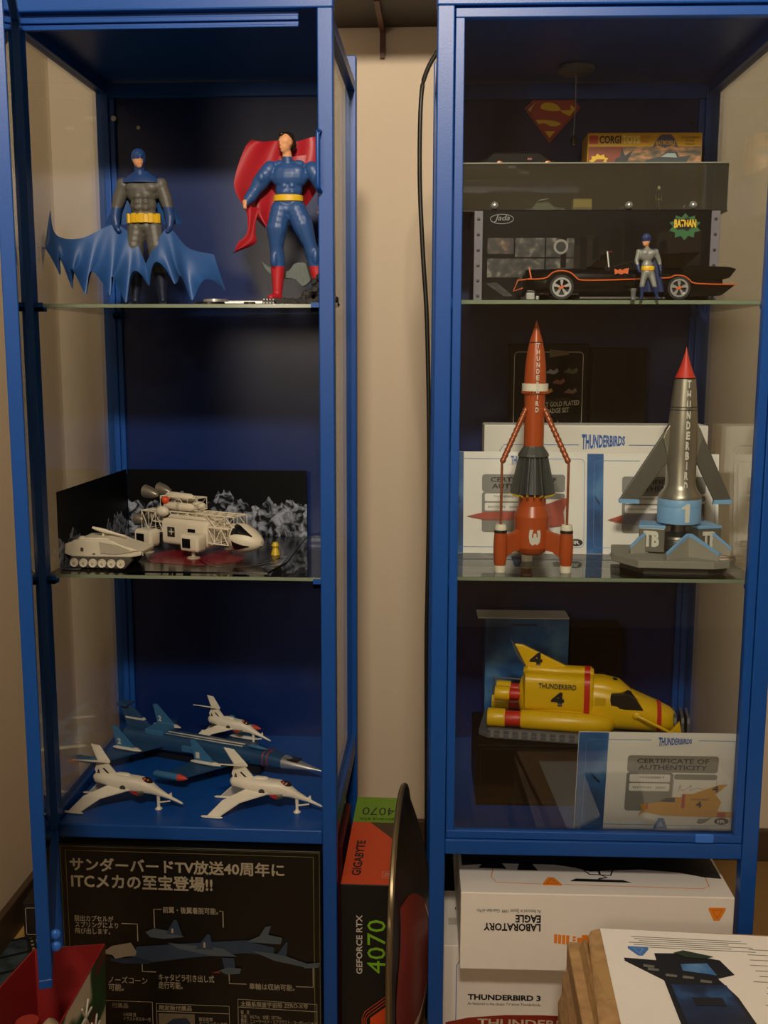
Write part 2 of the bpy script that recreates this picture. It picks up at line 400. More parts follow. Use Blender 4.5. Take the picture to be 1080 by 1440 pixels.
cabR = cabinet('blue metal display cabinet with its glass door shut', 'R', (0, 0, 0), ZF_R, (Z1, Z2_R), ZR_R, 1.545, 'blue display cabinets')
dL = door(cabL, 0.378, 0.437, 1.541, (0.008, -.006, 0), math.radians(-70.5))
dR = door(cabR, 0.378, 0.4995, 1.5085, (0.021, 0.001, 0), 0)
part('bumper', MB().ball((0.366, 0.019, 0.492), (0.004, 0.006, 0.006)).ball((0.366, 0.019, 0.478), (0.004, 0.006, 0.006)), mat('blue_plastic', '2f6fd0', 0.35), dL, True)
part('bumper', MB().box(0.318, 0.342, -.003, 0.0, 0.500, 0.512), mat('blue_plastic', '2f6fd0', 0.35), dR, False, 0.003)
# ridged stop rail under the open cabinet's roof, handle loop on its post, two pale discs painted as wall light in back-panel holes
part('stop_rail', MB().box(0.014, 0.376, 0.010, 0.020, 1.538, 1.5437).box(0.014, 0.376, 0.006, 0.012, 1.532, 1.538).box(0.014, 0.376, 0.010, 0.020, 1.527, 1.532).box(0.014, 0.376, 0.005, 0.011, 1.5235, 1.527), BLUE, cabL, False, 0.001)
part('handle', MB().tube(smoothed([(0.4035, 0.001, 1.396), (0.4025, -.012, 1.394), (0.402, -.016, 1.385), (0.402, -.016, 1.333), (0.4025, -.012, 1.324), (0.4035, 0.001, 1.322)], 4), 0.0027, 10), BLUE, cabL, True)
for x, z, r in ((0.024, 1.498, .0042), (0.066, 1.485, .0028)):
    part('lit_hole', MB().lathe([(0, 0), (r, 0), (r, .0015), (0, .0018)], 14, (0, 0, 0), Matrix.Translation((x+ (0.004 if x<.03 else 0), D-(.0175 if x < .03 else .0105), z-.008)) @ Matrix.Rotation(PI/2, 4, 'X')), mat('hole_light', 'd8d4c8', 0.5), cabL, True)
for x, z in ((0.391, 1.455), (0.345, 1.44)):
    part('screw_hole', MB().lathe([(0, 0), (.003, 0), (.003, .001), (0, .001)], 12, (0, 0, 0), Matrix.Translation((x-.01, D-.0105, z)) @ Matrix.Rotation(PI/2, 4, 'X')), BLACK, cabR)

# ------------------------------------------------------------------ cartons and printed cards
def carton(name, label, size, m, loc, rz=0.0, cab=None, group=None, rx=0.0, flap=True, cat='box', ry=0.0):
    """a closed card box: width, depth, height; the origin is the middle of its bottom front edge"""
    w, d, h = size
    t = thing(name, label, cat, loc, rz, cab, group, rx, ry)
    part('body', MB().box(-w/2, w/2, 0, d, 0, h), m, t, False, min(0.0012, d*.2))
    if flap:
        part('lid_flap', MB().box(-w/2+.001, w/2-.001, 0.0006, d-.001, h, h+.0006), m, t)
    return t
def certificate(label, loc, w, h, bw, cab, lean, pic):
    """card with a blue picture strip, a white printed field and a plate of text"""
    t = thing('certificate', label, 'certificate', loc, 0, cab, 'certificates of authenticity', lean)
    part('card', MB().box(-w/2, w/2, 0, .0012, 0, h), PAPER, t)
    x0, x1 = -w/2, w/2; xb = x0+bw
    patch(t, 'picture_strip', [(x0+.0004, .0004), (xb, .0004), (xb, h-.0004), (x0+.0004, h-.0004)], -.0001, SKYPR)
    patch(t, 'rocket_print', [(x0+bw*.45, h*.60), (x0+bw*.55, h*.57), (x0+bw*.82, h*.50), (x0+bw*.75, h*.49), (x0+bw*.6, h*.53)], -.0005, mat('dark_blue_ink', '16243f', .5))
    ln = rrect(x0+.010, x1-.005, .009, h-.010, .006)
    outline(t, 'border_line', ln, .0006, -.0006, mat('pale_blue_ink', '5b86c4', .5))
    f = xb + (x1-xb)*.5
    patch(t, 'title_ground', [(f-.030, h-.018), (f-.030, h-.004), (f+.030, h-.004), (f+.030, h-.018)], -.0006, PAPER)
    lettering(t, 'THUNDERBIRDS', None, 0, BLUEPR, 'title_lettering', bold=.03,
              fn=lambda u, v: (f-.021+.042*u, -.0014, h-.0055-(1-v)*(.013-.0065*u)-.002*u))
    px0, px1, pz0, pz1 = xb+.026, xb+.142, .030, h-.032
    patch(t, 'grey_plate', rrect(px0, px1, pz1-.024, pz1, .004), -.0006, GREYPR)
    patch(t, 'grey_plate', rrect(px0, px0+.060, pz0, pz1-.0245, .004), -.0006, GREYPR)
    patch(t, 'grey_plate', rrect(px0+.061, px1, pz1-.034, pz1-.0265, .003), -.0006, GREYPR)
    outline(t, 'plate_line', [(px0+.061, pz1-.034), (px0+.061, pz0+.016), (px1, pz0+.016), (px1, pz1-.034)], .0005, -.0007, GREYPR, closed=False)
    lettering(t, 'CERTIFICATE OF\nAUTHENTICITY', (px0+.012, px1-.012, pz1-.020, pz1-.004), -.0013, INK, 'heading_lettering', bold=.02, align='CENTER')
    for k, zz in enumerate((pz1-.037, pz1-.050)):
        patch(t, 'name_field', rrect(px0+.004, px0+.056, zz-.001, zz+.010, .002), -.0010, PAPER)
    lettering(t, 'THUNDERBIRD '+pic, (px0+.016, px0+.048, pz1-.0325, pz1-.0295), -.0016, INK, 'field_lettering')
    lettering(t, 'EDITION   2004', (px0+.009, px0+.050, pz1-.0470, pz1-.0445), -.0016, INK, 'field_lettering')
    outline(t, 'signature', smoothed([(px0+.068, pz1-.052), (px0+.070, pz1-.042), (px0+.072, pz1-.050), (px0+.080, pz1-.046), (px0+.084, pz1-.042), (px0+.083, pz1-.050), (px0+.090, pz1-.046), (px0+.100, pz1-.048)], 4), .0004, -.0008, INK, closed=False)
    c = xb+(x1-xb)*.44
    patch(t, 'triangle_mark', rrect(c-.004, c+.004, .006, .014, .002)[:6] + [(c+.0086, .0055), (c-.0086, .0055)][::-1] if False else [(c-.0090, .0042), (c+.0090, .0042), (c+.0035, .0195), (c-.0035, .0195)], -.0009, mat('mid_blue_print', '3f74b8', .5))
    patch(t, 'triangle_mark_inner', [(c-.0040, .0075), (c+.0040, .0075), (c, .0160)], -.0013, mat('pale_blue_print', '8fb2dc', .5))
    patch(t, 'oval_mark', [(x1-.016+.0095*math.cos(a*PI/12), .016+.005*math.sin(a*PI/12)) for a in range(24)], -.0006, INK)
    lettering(t, 'IR', (x1-.0215, x1-.0105, .0135, .0185), -.0012, PAPER, 'mark_lettering', bold=.03)
    patch(t, 'comet_mark', [(x1-.048, .014), (x1-.044, .0115), (x1-.037, .014), (x1-.029, .0215), (x1-.038, .019), (x1-.046, .019)], -.0006, GREYPR)
    return t, xb, x1

cA, xb, x1 = certificate('white certificate propped behind the red rocket', (.1215, .178, Z2_R), .196, .143, .022, 'R', -.14, '3')
RDPR = mat('red_print', 'b5523f', .5); SLPR = mat('silver_print', '77717a', .5); YEPR = mat('amber_print', 'd69a22', .5)
patch(cA, 'rocket_picture', [(xb+.005, .052), (xb+.030, .058), (xb+.085, .059), (xb+.085, .047), (xb+.030, .047)], -.0018, RDPR)
patch(cA, 'rocket_picture', [(xb+.085, .066), (xb+.112, .068), (xb+.140, .078), (xb+.148, .078), (xb+.140, .060), (xb+.142, .040), (xb+.112, .036), (xb+.085, .040)], -.0018, RDPR)
cB, xb, x1 = certificate('white certificate with a blue strip, propped behind the silver rocket', (.3095, .178, Z2_R), .183, .141, .023, 'R', -.14, '1')
patch(cB, 'rocket_picture', [(xb+.006, .048), (xb+.026, .055), (xb+.026, .043)], -.0018, RDPR)
patch(cB, 'rocket_picture', [(xb+.026, .055), (xb+.075, .057), (xb+.120, .055), (xb+.120, .042), (xb+.075, .040), (xb+.026, .043)], -.0018, SLPR)
patch(cB, 'rocket_picture', [(xb+.120, .066), (xb+.140, .072), (xb+.140, .028), (xb+.120, .034)], -.0018, SLPR)
cC, xb, x1 = certificate('white certificate with a yellow submarine picture, standing against the shut glass door', (.2935, .034, ZF_R+.001), .207, .1425, .038, 'R', .13, '4')
Z = -.0016
patch(cC, 'submarine_picture', [(xb+.046, .040), (xb+.050, .029), (xb+.075, .024), (xb+.168, .022), (xb+.168, .030), (xb+.146, .031), (xb+.150, .045), (xb+.142, .056), (xb+.156, .071), (xb+.145, .070), (xb+.112, .056), (xb+.100, .056), (xb+.098, .051), (xb+.080, .051), (xb+.072, .044)], Z, YEPR)
patch(cC, 'submarine_window', [(xb+.070, .0445), (xb+.079, .0505), (xb+.090, .0505), (xb+.090, .0440)], Z-.0006, mat('window_ink', '3b3d49', .4))
for a, b, c_, d_ in ((.099, .103, .036, .056), (.053, .056, .031, .042), (.146, .157, .023, .0295)):
    patch(cC, 'red_band_print', [(xb+a, c_), (xb+b, c_), (xb+b, d_), (xb+a, d_)], Z-.0006, mat('red_ink', 'b8382c', .5))
lettering(cC, '4', (xb+.117, xb+.125, .037, .046), Z-.001, INK, 'numeral', bold=.03)
lettering(cC, '4', (xb+.136, xb+.145, .060, .069), Z-.001, INK, 'numeral', bold=.03)
lettering(cC, 'THUNDERBIRD', (xb+.110, xb+.134, .0475, .0500), Z-.001, INK, 'picture_lettering', bold=.01)
patch(cC, 'submarine_arm', [(xb+.044, .023), (xb+.048, .028), (xb+.070, .038), (xb+.069, .040), (xb+.046, .029)], Z-.001, YEPR)

# the boxes on the middle shelf of the shut cabinet
t = carton('model_box', 'large white box with blue title at the back of the rocket shelf', (.322, .05, .175), WHITE, (.238, .250, Z2_R), 0, 'R')
lettering(t, 'THUNDERBIRDS', None, 0, BLUEPR, 'title_lettering', bold=.03, fn=lambda u, v: (-.020+.062*u, -.0012, .163-(1-v)*(.023-.010*u)-.003*u))
outline(t, 'border_line', [(-.138, .10), (-.138, .138), (-.132, .147), (-.024, .147)], .0009, -.0004, BLUEPR, closed=False)
outline(t, 'border_line', [(.048, .147), (.138, .147), (.144, .138), (.144, .10)], .0009, -.0004, BLUEPR, closed=False)
t = carton('badge_box', 'black badge box with small coloured craft printed, behind the red rocket nose', (.118, .035, .292), BLACKCARD, (.176, .312, Z2_R), 0, 'R')
outline(t, 'border_line', rrect(-.052, .050, .172, .280, .006), .0008, -.0004, CREAM)
lettering(t, '24 CARAT GOLD PLATED\nPIN BADGE SET', None, 0, CREAM, 'title_lettering', bold=.02, align='CENTER', fn=lambda u, v: (-.030+.076*u, -.0006, .186+.017*v+.006*u))
lettering(t, 'SPECIAL EDITION', None, 0, mat('brown_ink', '6b5636', .5), 'title_lettering', fn=lambda u, v: (-.012+.044*u, -.0006, .205+.004*v+.003*u))
for (cx, cz, s, cm) in ((.004, .251, 1, mat('grey_ink', '9a9a98', .5)), (.032, .252, 1.1, mat('olive_ink', '5d6440', .5)), (.014, .236, 1, mat('brick_ink', '9c5a45', .5)), (-.003, .222, .9, YEPR), (.032, .222, 1, mat('rose_grey_ink', '8a736a', .5))):
    patch(t, 'craft_print', [(cx-.010*s, cz-.002*s), (cx+.004*s, cz-.004*s), (cx+.010*s, cz), (cx+.008*s, cz+.005*s), (cx+.002*s, cz+.001*s), (cx-.002*s, cz+.004*s)], -.0004, cm)
patch(t, 'triangle_mark', [(.011, .168), (.018, .168), (.0145, .180)], -.0008, mat('brown_gold_ink', '8a6a30', .5))
patch(t, 'pennant_print', [(.000, .272), (.000, .284), (.028, .281), (.028, .276)], -.0008, mat('brown_ink', '6b5636', .5))
t = carton('dark_box', 'plain dark box beside the black badge box', (.082, .03, .286), mat('charcoal_card', '161413', .5, spec=.12), (.280, .315, Z2_R), 0, 'R')
outline(t, 'edge_crease', rrect(-.037, .037, .15, .28, .004), .0004, -.0004, mat('charcoal_line', '2d2a28', .5))

# floor of the shut cabinet
t = carton('blue_box', 'pale blue picture box under a sheet of paper, behind the yellow submarine', (.128, .05, .216), SKYPR, (.151, .295, ZF_R), 0, 'R')
patch(t, 'slot_print', [(-.026, .206), (.018, .206), (.014, .209), (-.022, .209)], -.0004, mat('slot_ink', '1b2c4a', .5))
sh = link('paper_sheet', MB().box(-.075, .065, 0, .05, 0, .0012).mesh('paper_sheet', PAPER, False, .0003, 1), None, *[(q if i == 0 else (0, 0, q)) for i, q in enumerate(stance((.150, .293, ZF_R+.2175), 0, 'R'))])
tag(sh, 'white paper sheet lying on the pale blue box', 'paper')
t = carton('dark_box', 'black box next to the pale blue picture box', (.080, .045, .203), BLACKCARD, (.258, .300, ZF_R), 0, 'R')
outline(t, 'edge_crease', rrect(-.036, .036, .008, .196, .003), .0004, -.0004, mat('charcoal_line', '2d2a28', .5))
t = carton('stand_box', 'low black box carrying the yellow submarine', (.300, .13, .088), BLACKCARD, (.215, .105, ZF_R), 0, 'R')
outline(t, 'edge_crease', rrect(-.144, .144, .006, .082, .003), .0005, -.0004, mat('charcoal_line', '2d2a28', .5))

# emblem badge on the back panel
em = thing('emblem_badge', 'red shield badge with yellow letter panels on the back panel of the shut cabinet', 'badge', (.175, .3560, 1.427), 0, 'R')
k = .00106
sh_o = sc([(737, 156), (751, 143), (803, 143), (815, 156), (773, 203)], 775, 203, k)
part('plate', MB().prism(sh_o, 0, .0035), mat('badge_red', 'b03a30', .45), em, False, .0006)
MUST = mat('badge_yellow', 'e8b92a', .45)
patch(em, 'yellow_panel', sc(smoothed([(760, 152), (765, 149), (774, 149), (782, 152), (787, 159), (775, 160), (763, 158), (759, 155), (760, 152)], 3), 775, 203, k), -.0001, MUST)
patch(em, 'yellow_panel', sc([(787, 159), (801, 159), (801, 152), (808, 157), (800, 167), (789, 162)], 775, 203, k), -.0001, MUST)
patch(em, 'yellow_panel', sc(smoothed([(753, 172), (764, 172), (778, 173), (788, 177), (782, 180), (773, 180), (765, 176), (757, 177), (753, 172)], 3), 775, 203, k), -.0001, MUST)
patch(em, 'yellow_panel', sc([(766, 187), (780, 187), (773, 196)], 775, 203, k), -.0001, MUST)
patch(em, 'yellow_panel', sc([(742, 158), (753, 147), (748, 154), (745, 161)], 775, 203, k), -.0001, mat('badge_cream', 'd8bf7c', .45))
outline(em, 'dark_edge', sc([(740, 157), (753, 145.5), (802, 145.5), (812, 157), (773, 199)], 775, 203, k), .0008, -.0006, mat('badge_line', '4a1512', .5))

# disc and cord modelled for a ceiling lamp's reflection in the shut door
pk = thing('lamp_reflection', 'grey disc and hanging cord modelled for a lamp reflection in the shut door', 'lamp', (.196, .262, ZR_R-.0005), 0, 'R')
part('puck', MB().lathe([(0, -.010), (.018, -.0095), (.025, -.005), (.025, 0), (0, 0)], 28), mat('grey_plastic', '5d6066', .4), pk, True)
part('cord', MB().tube([(0, 0, -.010), (.0005, 0, -.05), (-.001, 0, -.092)], .0008, 6), mat('grey_cord', '767a80', .5), pk, True)
part('cord_end', MB().lathe([(0, -.106), (.0045, -.105), (.005, -.095), (.003, -.091), (0, -.091)], 14), RUBBER, pk, True)

# ------------------------------------------------------------------ top shelf of the shut cabinet: toy-car boxes
t = carton('car_box', 'black toy-car box with silver riveted end strips and a green burst', (.315, .105, .119), BLACKCARD, (.2095, .130, Z1), 0, 'R')
for s_ in (-1, 1):
    st_ = part('end_strip', MB().box(s_*.152-.0055, s_*.152+.0055, -.0022, 0, .001, .118), mat('silver_print', '9c9a94', .4, .3, .15, 60), t, False, .0004)
    for i in range(6):
        part('rivet', MB().lathe([(0, 0), (.0022, 0), (.0016, .001), (0, .0012)], 10, (0, 0, 0), Matrix.Translation((s_*.152, -.0022, .010+i*.0195)) @ Matrix.Rotation(PI/2, 4, 'X')), mat('rivet_grey', '35332f', .4), st_)
CITY = mat('city_ink', '0d0b0a', .5, spec=.1); CITY2 = mat('city_haze_ink', '241d18', .5, spec=.1)
patch(t, 'city_print', [(-.05, .03), (-.05, .075), (-.02, .075), (-.02, .088), (.0, .088), (.0, .07), (.03, .07), (.03, .092), (.045, .092), (.045, .08), (.07, .08), (.07, .09), (.135, .095), (.135, .03)], -.0002, CITY2)
for x0, x1_, z1_ in ((-.045, -.038, .088), (-.020, -.012, .084), (-.004, .004, .083), (.018, .034, .095), (.036, .050, .106), (.050, .060, .099), (.068, .078, .095), (.082, .092, .078)):
    patch(t, 'tower_print', [(x0, .028), (x1_, .028), (x1_, z1_), ((x0+x1_)/2, z1_+.004), (x0, z1_)], -.0006, CITY)
patch(t, 'green_burst', burst(.113, .098, .021, .017, 10, .72), -.0010, mat('green_print', '2f6a3a', .5))
patch(t, 'black_burst', burst(.113, .101, .0165, .009, 7, .7), -.0015, BLACK)
lettering(t, 'BATMAN', None, 0, mat('yellow_print', 'eec02a', .5), 'logo_lettering', bold=.05, fn=lambda u, v: (.099+.028*u, -.0022, .096+.011*v*(.75+.5*abs(u-.5))+.002*math.sin(u*PI)))
lettering(t, 'Jada', (-.132, -.112, .104, .113), -.0010, mat('grey_ink', '9a9a98', .5), 'logo_lettering', shear=.3)
outline(t, 'logo_oval', [(-.122+.015*math.cos(a*PI/12), .108+.006*math.sin(a*PI/12)) for a in range(24)], .0007, -.0008, mat('grey_ink', '9a9a98', .5))
PHOTO = ramp_mat('photo_print', [(0.40, '0f0d0c'), (0.55, '3a352e'), (0.70, '7d766a')], 90, .4, 3)
PHOTO2 = ramp_mat('photo_print_brown', [(0.40, '120d0b'), (0.57, '4a3424'), (0.72, '8a735c')], 80, .4, 3)
for (a, b, c_, d_, mm) in ((-.140, -.106, .064, .084, PHOTO2), (-.104, -.066, .060, .084, PHOTO), (-.064, -.028, .060, .084, PHOTO), (-.140, -.066, .034, .058, PHOTO), (-.064, -.028, .040, .058, PHOTO)):
    patch(t, 'photo_panel', [(a, c_), (b, c_), (b, d_), (a, d_)], -.0004, mm)
patch(t, 'wheel_print', spin(18, .0095, -.045, .073), -.0010, mat('wheel_ink', '8b867c', .4))
patch(t, 'wheel_print', spin(18, .0065, -.045, .073), -.0014, BLACK)
patch(t, 'grille_print', [(-.141, .026), (-.128, .028), (-.105, .010), (-.118, .010)], -.0006, PHOTO)

# acrylic case on the car box with what stands in it
t = thing('acrylic_case', 'clear acrylic display case lying on the black toy-car box', 'display case', (.209, .150, Z1+.1198), 0, 'R')
w, d_, h, tk = .346, .19, .062, .0022
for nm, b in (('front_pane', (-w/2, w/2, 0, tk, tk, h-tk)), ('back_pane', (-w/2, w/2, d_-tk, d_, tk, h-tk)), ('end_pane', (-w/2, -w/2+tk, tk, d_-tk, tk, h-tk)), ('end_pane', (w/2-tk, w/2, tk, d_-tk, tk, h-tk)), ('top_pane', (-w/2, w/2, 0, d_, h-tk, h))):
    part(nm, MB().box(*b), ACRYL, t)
part('case_base', MB().box(-w/2, w/2, 0, d_, 0, tk), mat('smoky_acrylic', '3a3630', .2), t)
part('front_edge', MB().box(-w/2, w/2, -.0004, 0, h-.0015, h), mat('acrylic_edge', '8a8878', .3), t)
part('front_edge', MB().box(w/2-.0012, w/2, -.0004, 0, .002, h-.0015), mat('acrylic_edge', '8a8878', .3), t)
gf = thing('tiny_figure', 'tiny gold and black figure inside the acrylic case', 'figurine', (.303, .200, Z1+.1225), 0, 'R')
GOLD = mat('old_gold', 'b08a3a', .35, .7)
part('body', MB().loft([(0, 0, 0, .001, .001), (.001, 0, 0, .002, .0025)]).tube([(-.002, 0, 0), (-.0015, 0, .009), (-.0005, 0, .018)], [.0011, .0014, .0018], 8).tube([(.002, 0, 0), (.0015, 0, .009), (.0005, 0, .018)], [.0011, .0014, .0018], 8).tube([(0, 0, .017), (0, 0, .022), (0, 0, .028), (0, 0, .031)], [.0022, .002, .0034, .001], 10).tube([(-.003, 0, .029), (-.0042, 0, .023), (-.0035, -.001, .017)], .0009, 7).tube([(.003, 0, .029), (.0042, 0, .023), (.0035, -.001, .017)], .0009, 7), BLACK, gf, True)
part('head', MB().ball((0, 0, .0345), (.0022, .0024, .0029), 10, 7), mat('pale_head', 'cbbf9f', .5), gf, True)
part('belt', MB().lathe([(.0026, .0185), (.0026, .0205)], 10), GOLD, gf)
sm_car = thing('toy_car', 'small grey-green toy car inside the acrylic case', 'toy car', (.150, .215, Z1+.1223), 0, 'R')
GG = mat('grey_green_paint', '4a5142', .35)
part('car_body', MB().prism(sc([(0, 14), (2, 6), (14, 4), (22, -4), (40, -6), (50, 2), (66, 4), (68, 14)], 34, 14, .0009), -.012, .012), GG, sm_car, False, .0015)
for x in (-.018, .019):
    for y in (-.0125, .0105):
        part('wheel', MB().lathe([(0, 0), (.0045, 0), (.0045, .002), (0, .002)], 14, (0, 0, 0), Matrix.Translation((x, y+.002, .0046)) @ Matrix.Rotation(PI/2, 4, 'X')), RUBBER, sm_car)
part('canopy_frame', MB().tube([(-.014, 0, .013), (-.006, -.008, .020), (.006, -.008, .022)], .0006, 6), CHROME, sm_car)
yb = carton('toy_box', 'small dull yellow box inside the acrylic case', (.026, .02, .024), mat('dull_yellow_card', '9a8430', .5), (.205, .225, Z1+.1223), 0, 'R')
patch(yb, 'stripe_print', [(-.012, .010), (.012, .010), (.012, .013), (-.012, .013)], -.0003, mat('brown_ink', '6b5636', .5))
for i, (x, y, z) in enumerate(((.078, .128, .1275), (.251, .128, .1275), (.333, .128, .1275))):
    b = thing('steel_ball', ('chrome ball at the lettered end of the black toy-car box', 'chrome ball on the middle of the toy-car box edge', 'chrome ball on the box edge above the green burst')[i], 'ball', (x, y+.006, Z1+.1198), 0, 'R', 'chrome balls on the toy-car box')
    part('ball', MB().ball((0, 0, .0056), .0050, 16, 10), CHROME, b, True)
    part('seat_ring', MB().lathe([(.0030, 0), (.0036, .0006), (.0030, .0014), (.0024, .0008), (.0030, 0)], 14), DARKMETAL, b, True)

# yellow lettered box on the acrylic case
t = carton('toy_car_box', 'yellow lettered toy-car box standing on the acrylic case', (.158, .055, .056), mat('box_yellow', 'dba21c', .45), (.293, .255, Z1+.1826), 0, 'R')
patch(t, 'red_field', [(-.078, .001), (-.030, .001), (-.030, .038), (-.078, .038)], -.0003, mat('rust_print', '8a3a1e', .5))
patch(t, 'scene_field', [(-.030, .001), (.078, .001), (.078, .038), (-.030, .038)], -.0003, ramp_mat('street_print', [(0.35, '4a4a44'), (0.5, '8a6a48'), (0.62, 'c98a5a'), (0.75, '6f8a80')], 50, .5, 2, (1, 1, 3)))
patch(t, 'red_tag', [(-.077, .042), (-.065, .042), (-.065, .053), (-.077, .053)], -.0004, mat('tag_red', 'c23a22', .5))
lettering(t, 'CORGI', (-.063, -.033, .042, .053), -.0006, BLACK, 'brand_lettering', bold=.03)
lettering(t, 'TOYS', (-.031, -.007, .042, .053), -.0006, mat('pale_yellow_ink', 'f2d878', .5), 'brand_lettering', bold=.03)
lettering(t, 'ROCKET\nFIRING', (-.005, .008, .043, .053), -.0006, mat('tag_red', 'c23a22', .5), 'brand_lettering')
patch(t, 'title_shape', [(.010, .036), (.015, .046), (.022, .054), (.036, .054), (.042, .046), (.046, .036), (.038, .040), (.028, .036), (.018, .040)], -.0008, mat('violet_grey_ink', '4c4a66', .5))
lettering(t, 'BATMOBILE', (.015, .042, .040, .046), -.0014, mat('box_yellow_ink', 'dba21c', .5), 'title_lettering', bold=.02)
lettering(t, 'Licensed by National\nPeriodical\nPublications', (.050, .074, .040, .052), -.0006, INK, 'small_lettering', align='CENTER')
patch(t, 'yellow_burst', burst(-.063, .019, .014, .010, 9, .72), -.0008, mat('yellow_print', 'eec02a', .5))
patch(t, 'burst_ink', [(-.071, .017), (-.066, .021), (-.055, .021), (-.058, .016)], -.0012, mat('rust_print', '8a3a1e', .5))
patch(t, 'dark_figure_print', [(-.045, .001), (-.040, .022), (-.034, .024), (-.032, .037), (-.027, .026), (-.016, .033), (-.024, .018), (-.018, .001)], -.0008, mat('slate_ink', '2c2f36', .5))
patch(t, 'car_print', [(-.004, .008), (.002, .020), (.020, .024), (.030, .031), (.044, .031), (.048, .024), (.064, .026), (.056, .014), (.050, .004), (.012, .003)], -.0008, mat('slate_blue_ink', '39434a', .5))
patch(t, 'car_window_print', [(.022, .024), (.031, .029), (.042, .029), (.045, .023)], -.0012, mat('pale_blue_ink2', 'a9b4b0', .5))
# small black model with two orange lamps on the case
t = thing('toy_car', 'small black toy car with two orange lamps on top of the acrylic case', 'toy car', (.116, .250, Z1+.1822), 0, 'R')
part('car_body', MB().prism(sc([(0, 26), (2, 14), (16, 11), (26, 1), (92, 1), (102, 9), (120, 13), (124, 26)], 62, 28, .001), -.025, .025), BLACKCARD, t, False, .003)
for x in (-.026, .040):
    part('lamp', MB().lathe([(0, 0), (.0055, 0), (.0045, .002), (0, .0028)], 16, (0, 0, 0), Matrix.Translation((x, -.0245, .010)) @ Matrix.Rotation(PI/2, 4, 'X')), mat('amber_lens', 'd8731e', .25), t, True)
part('badge', MB().box(.012, .018, -.0262, -.0248, .016, .0185), mat('badge_dull_red', '9a4a48', .5), t)
for x in (-.042, .042):
    for y in (-.026, .024):
        part('wheel', MB().lathe([(0, 0), (.006, 0), (.006, .002), (0, .002)], 16, (0, 0, 0), Matrix.Translation((x, y+.002, .006)) @ Matrix.Rotation(PI/2, 4, 'X')), RUBBER, t)

# ------------------------------------------------------------------ boxes under the shut cabinet
def tri_mark(t, cx, cz, s, m, plane, y, up=True):
    q = 1 if up else -1; dd = -1 if plane == 'front' else 1
    o = [(cx-s, cz-q*s*.75), (cx+s, cz-q*s*.75), (cx+s*1.05, cz-q*s*.5), (cx+s*.35, cz+q*s*.95), (cx-s*.35, cz+q*s*.95), (cx-s*1.05, cz-q*s*.5)]
    patch(t, 'triangle_mark', o, y, m, plane)
    outline(t, 'triangle_mark_line', [(cx-s*.62, cz-q*s*.45), (cx+s*.62, cz-q*s*.45), (cx, cz+q*s*.6)], s*.10, y+dd*.0006, mat('dark_orange_ink', 'b8560c', .5) if m is ORANGE else mat('pale_blue_print', '8fb2dc', .5), plane)
t = carton('model_box', 'upper white model box under the shut cabinet, its lettering upside down', (.352, .30, .108), WHITE, (.2175, -.002, .3185), 0, 'R')
lettering(t, 'LABORATORY\nEAGLE', (-.146, -.072, .0555, .0785), -.0006, INK, 'title_lettering', bold=.035, rot=180, lines=.85)
lettering(t, 'As featured in Space: 1999  Guardian of Piri', (-.155, -.072, .081, .0875), -.0006, INK, 'small_lettering', rot=180)
for i in range(4): patch(t, 'orange_stripe', [(-.054+i*.0052, .040-i*.0006), (-.050+i*.0052, .0396-i*.0006), (-.050+i*.0052, .052-i*.0004), (-.054+i*.0052, .0524-i*.0004)], -.0003, ORANGE)
for (a, b) in ((.047, .050), (.043, .0455)): patch(t, 'orange_stripe', [(-.030, a), (-.026, a), (-.026, b), (-.030, b)], -.0003, ORANGE)
patch(t, 'orange_stripe', [(-.024, .040), (-.010, .040), (-.010, .052), (-.018, .052), (-.018, .048), (-.024, .048)], -.0003, ORANGE)
tri_mark(t, .154, .086, .0105, ORANGE, 'front', -.0002, False)
tri_mark(t, -.055, .030, .012, ORANGE, 'top', .1087)
CRAFT = mat('black_craft_print', '17181c', .45)
patch(t, 'craft_print', [(-.172, .298), (.172, .298), (.172, .047), (.150, .050), (.118, .062), (.070, .068), (.030, .064), (.0, .060), (-.020, .070), (-.045, .077), (-.120, .078), (-.172, .071)], .1087, CRAFT, 'top')
patch(t, 'craft_foot_print', [(-.142, .080), (-.118, .080), (-.112, .063), (-.150, .064)], .1087, CRAFT, 'top')
patch(t, 'craft_foot_print', [(-.092, .084), (-.078, .084), (-.070, .060), (-.098, .060)], .1087, CRAFT, 'top')
patch(t, 'craft_foot_print', [(-.022, .040), (.040, .038), (.050, .032), (-.030, .033)], .1087, CRAFT, 'top')
outline(t, 'craft_leg_print', [(-.012, .072), (-.002, .052), (.026, .050), (.034, .072)], .0025, .1090, CRAFT, 'top', False)
outline(t, 'craft_leg_print', [(.012, .072), (.012, .052), (.020, .044), (.008, .040)], .003, .1090, CRAFT, 'top', False)
outline(t, 'border_line', [(-.128, .078), (-.134, .040), (-.128, .026), (-.068, .024)], .0012, .1088, ORANGE, 'top', False)
outline(t, 'border_line', [(-.040, .024), (.140, .020), (.150, .026), (.152, .060)], .0012, .1088, ORANGE, 'top', False)
t = carton('model_box', 'lower white model box under the shut cabinet, with a red rocket print', (.382, .145, .318), WHITE, (.2075, .053, 0), 0, 'R')
lettering(t, 'THUNDERBIRD 3', (-.152, -.052, .238, .2465), -.0006, INK, 'title_lettering', bold=.04)
lettering(t, 'As featured in the classic TV show Thunderbirds', (-.152, -.052, .2305, .2345), -.0006, INK, 'small_lettering')
outline(t, 'border_line', [(-.168, .05), (-.168, .288), (-.164, .296), (-.156, .300), (-.10, .300)], .0010, -.0004, BLUEPR, closed=False)
patch(t, 'rocket_print', smoothed([(-.182, .203), (-.15, .211), (-.10, .216), (-.05, .217), (-.014, .216), (-.014, .17), (-.182, .17)], 1), -.0003, mat('brick_red_print', '8a2a18', .45))
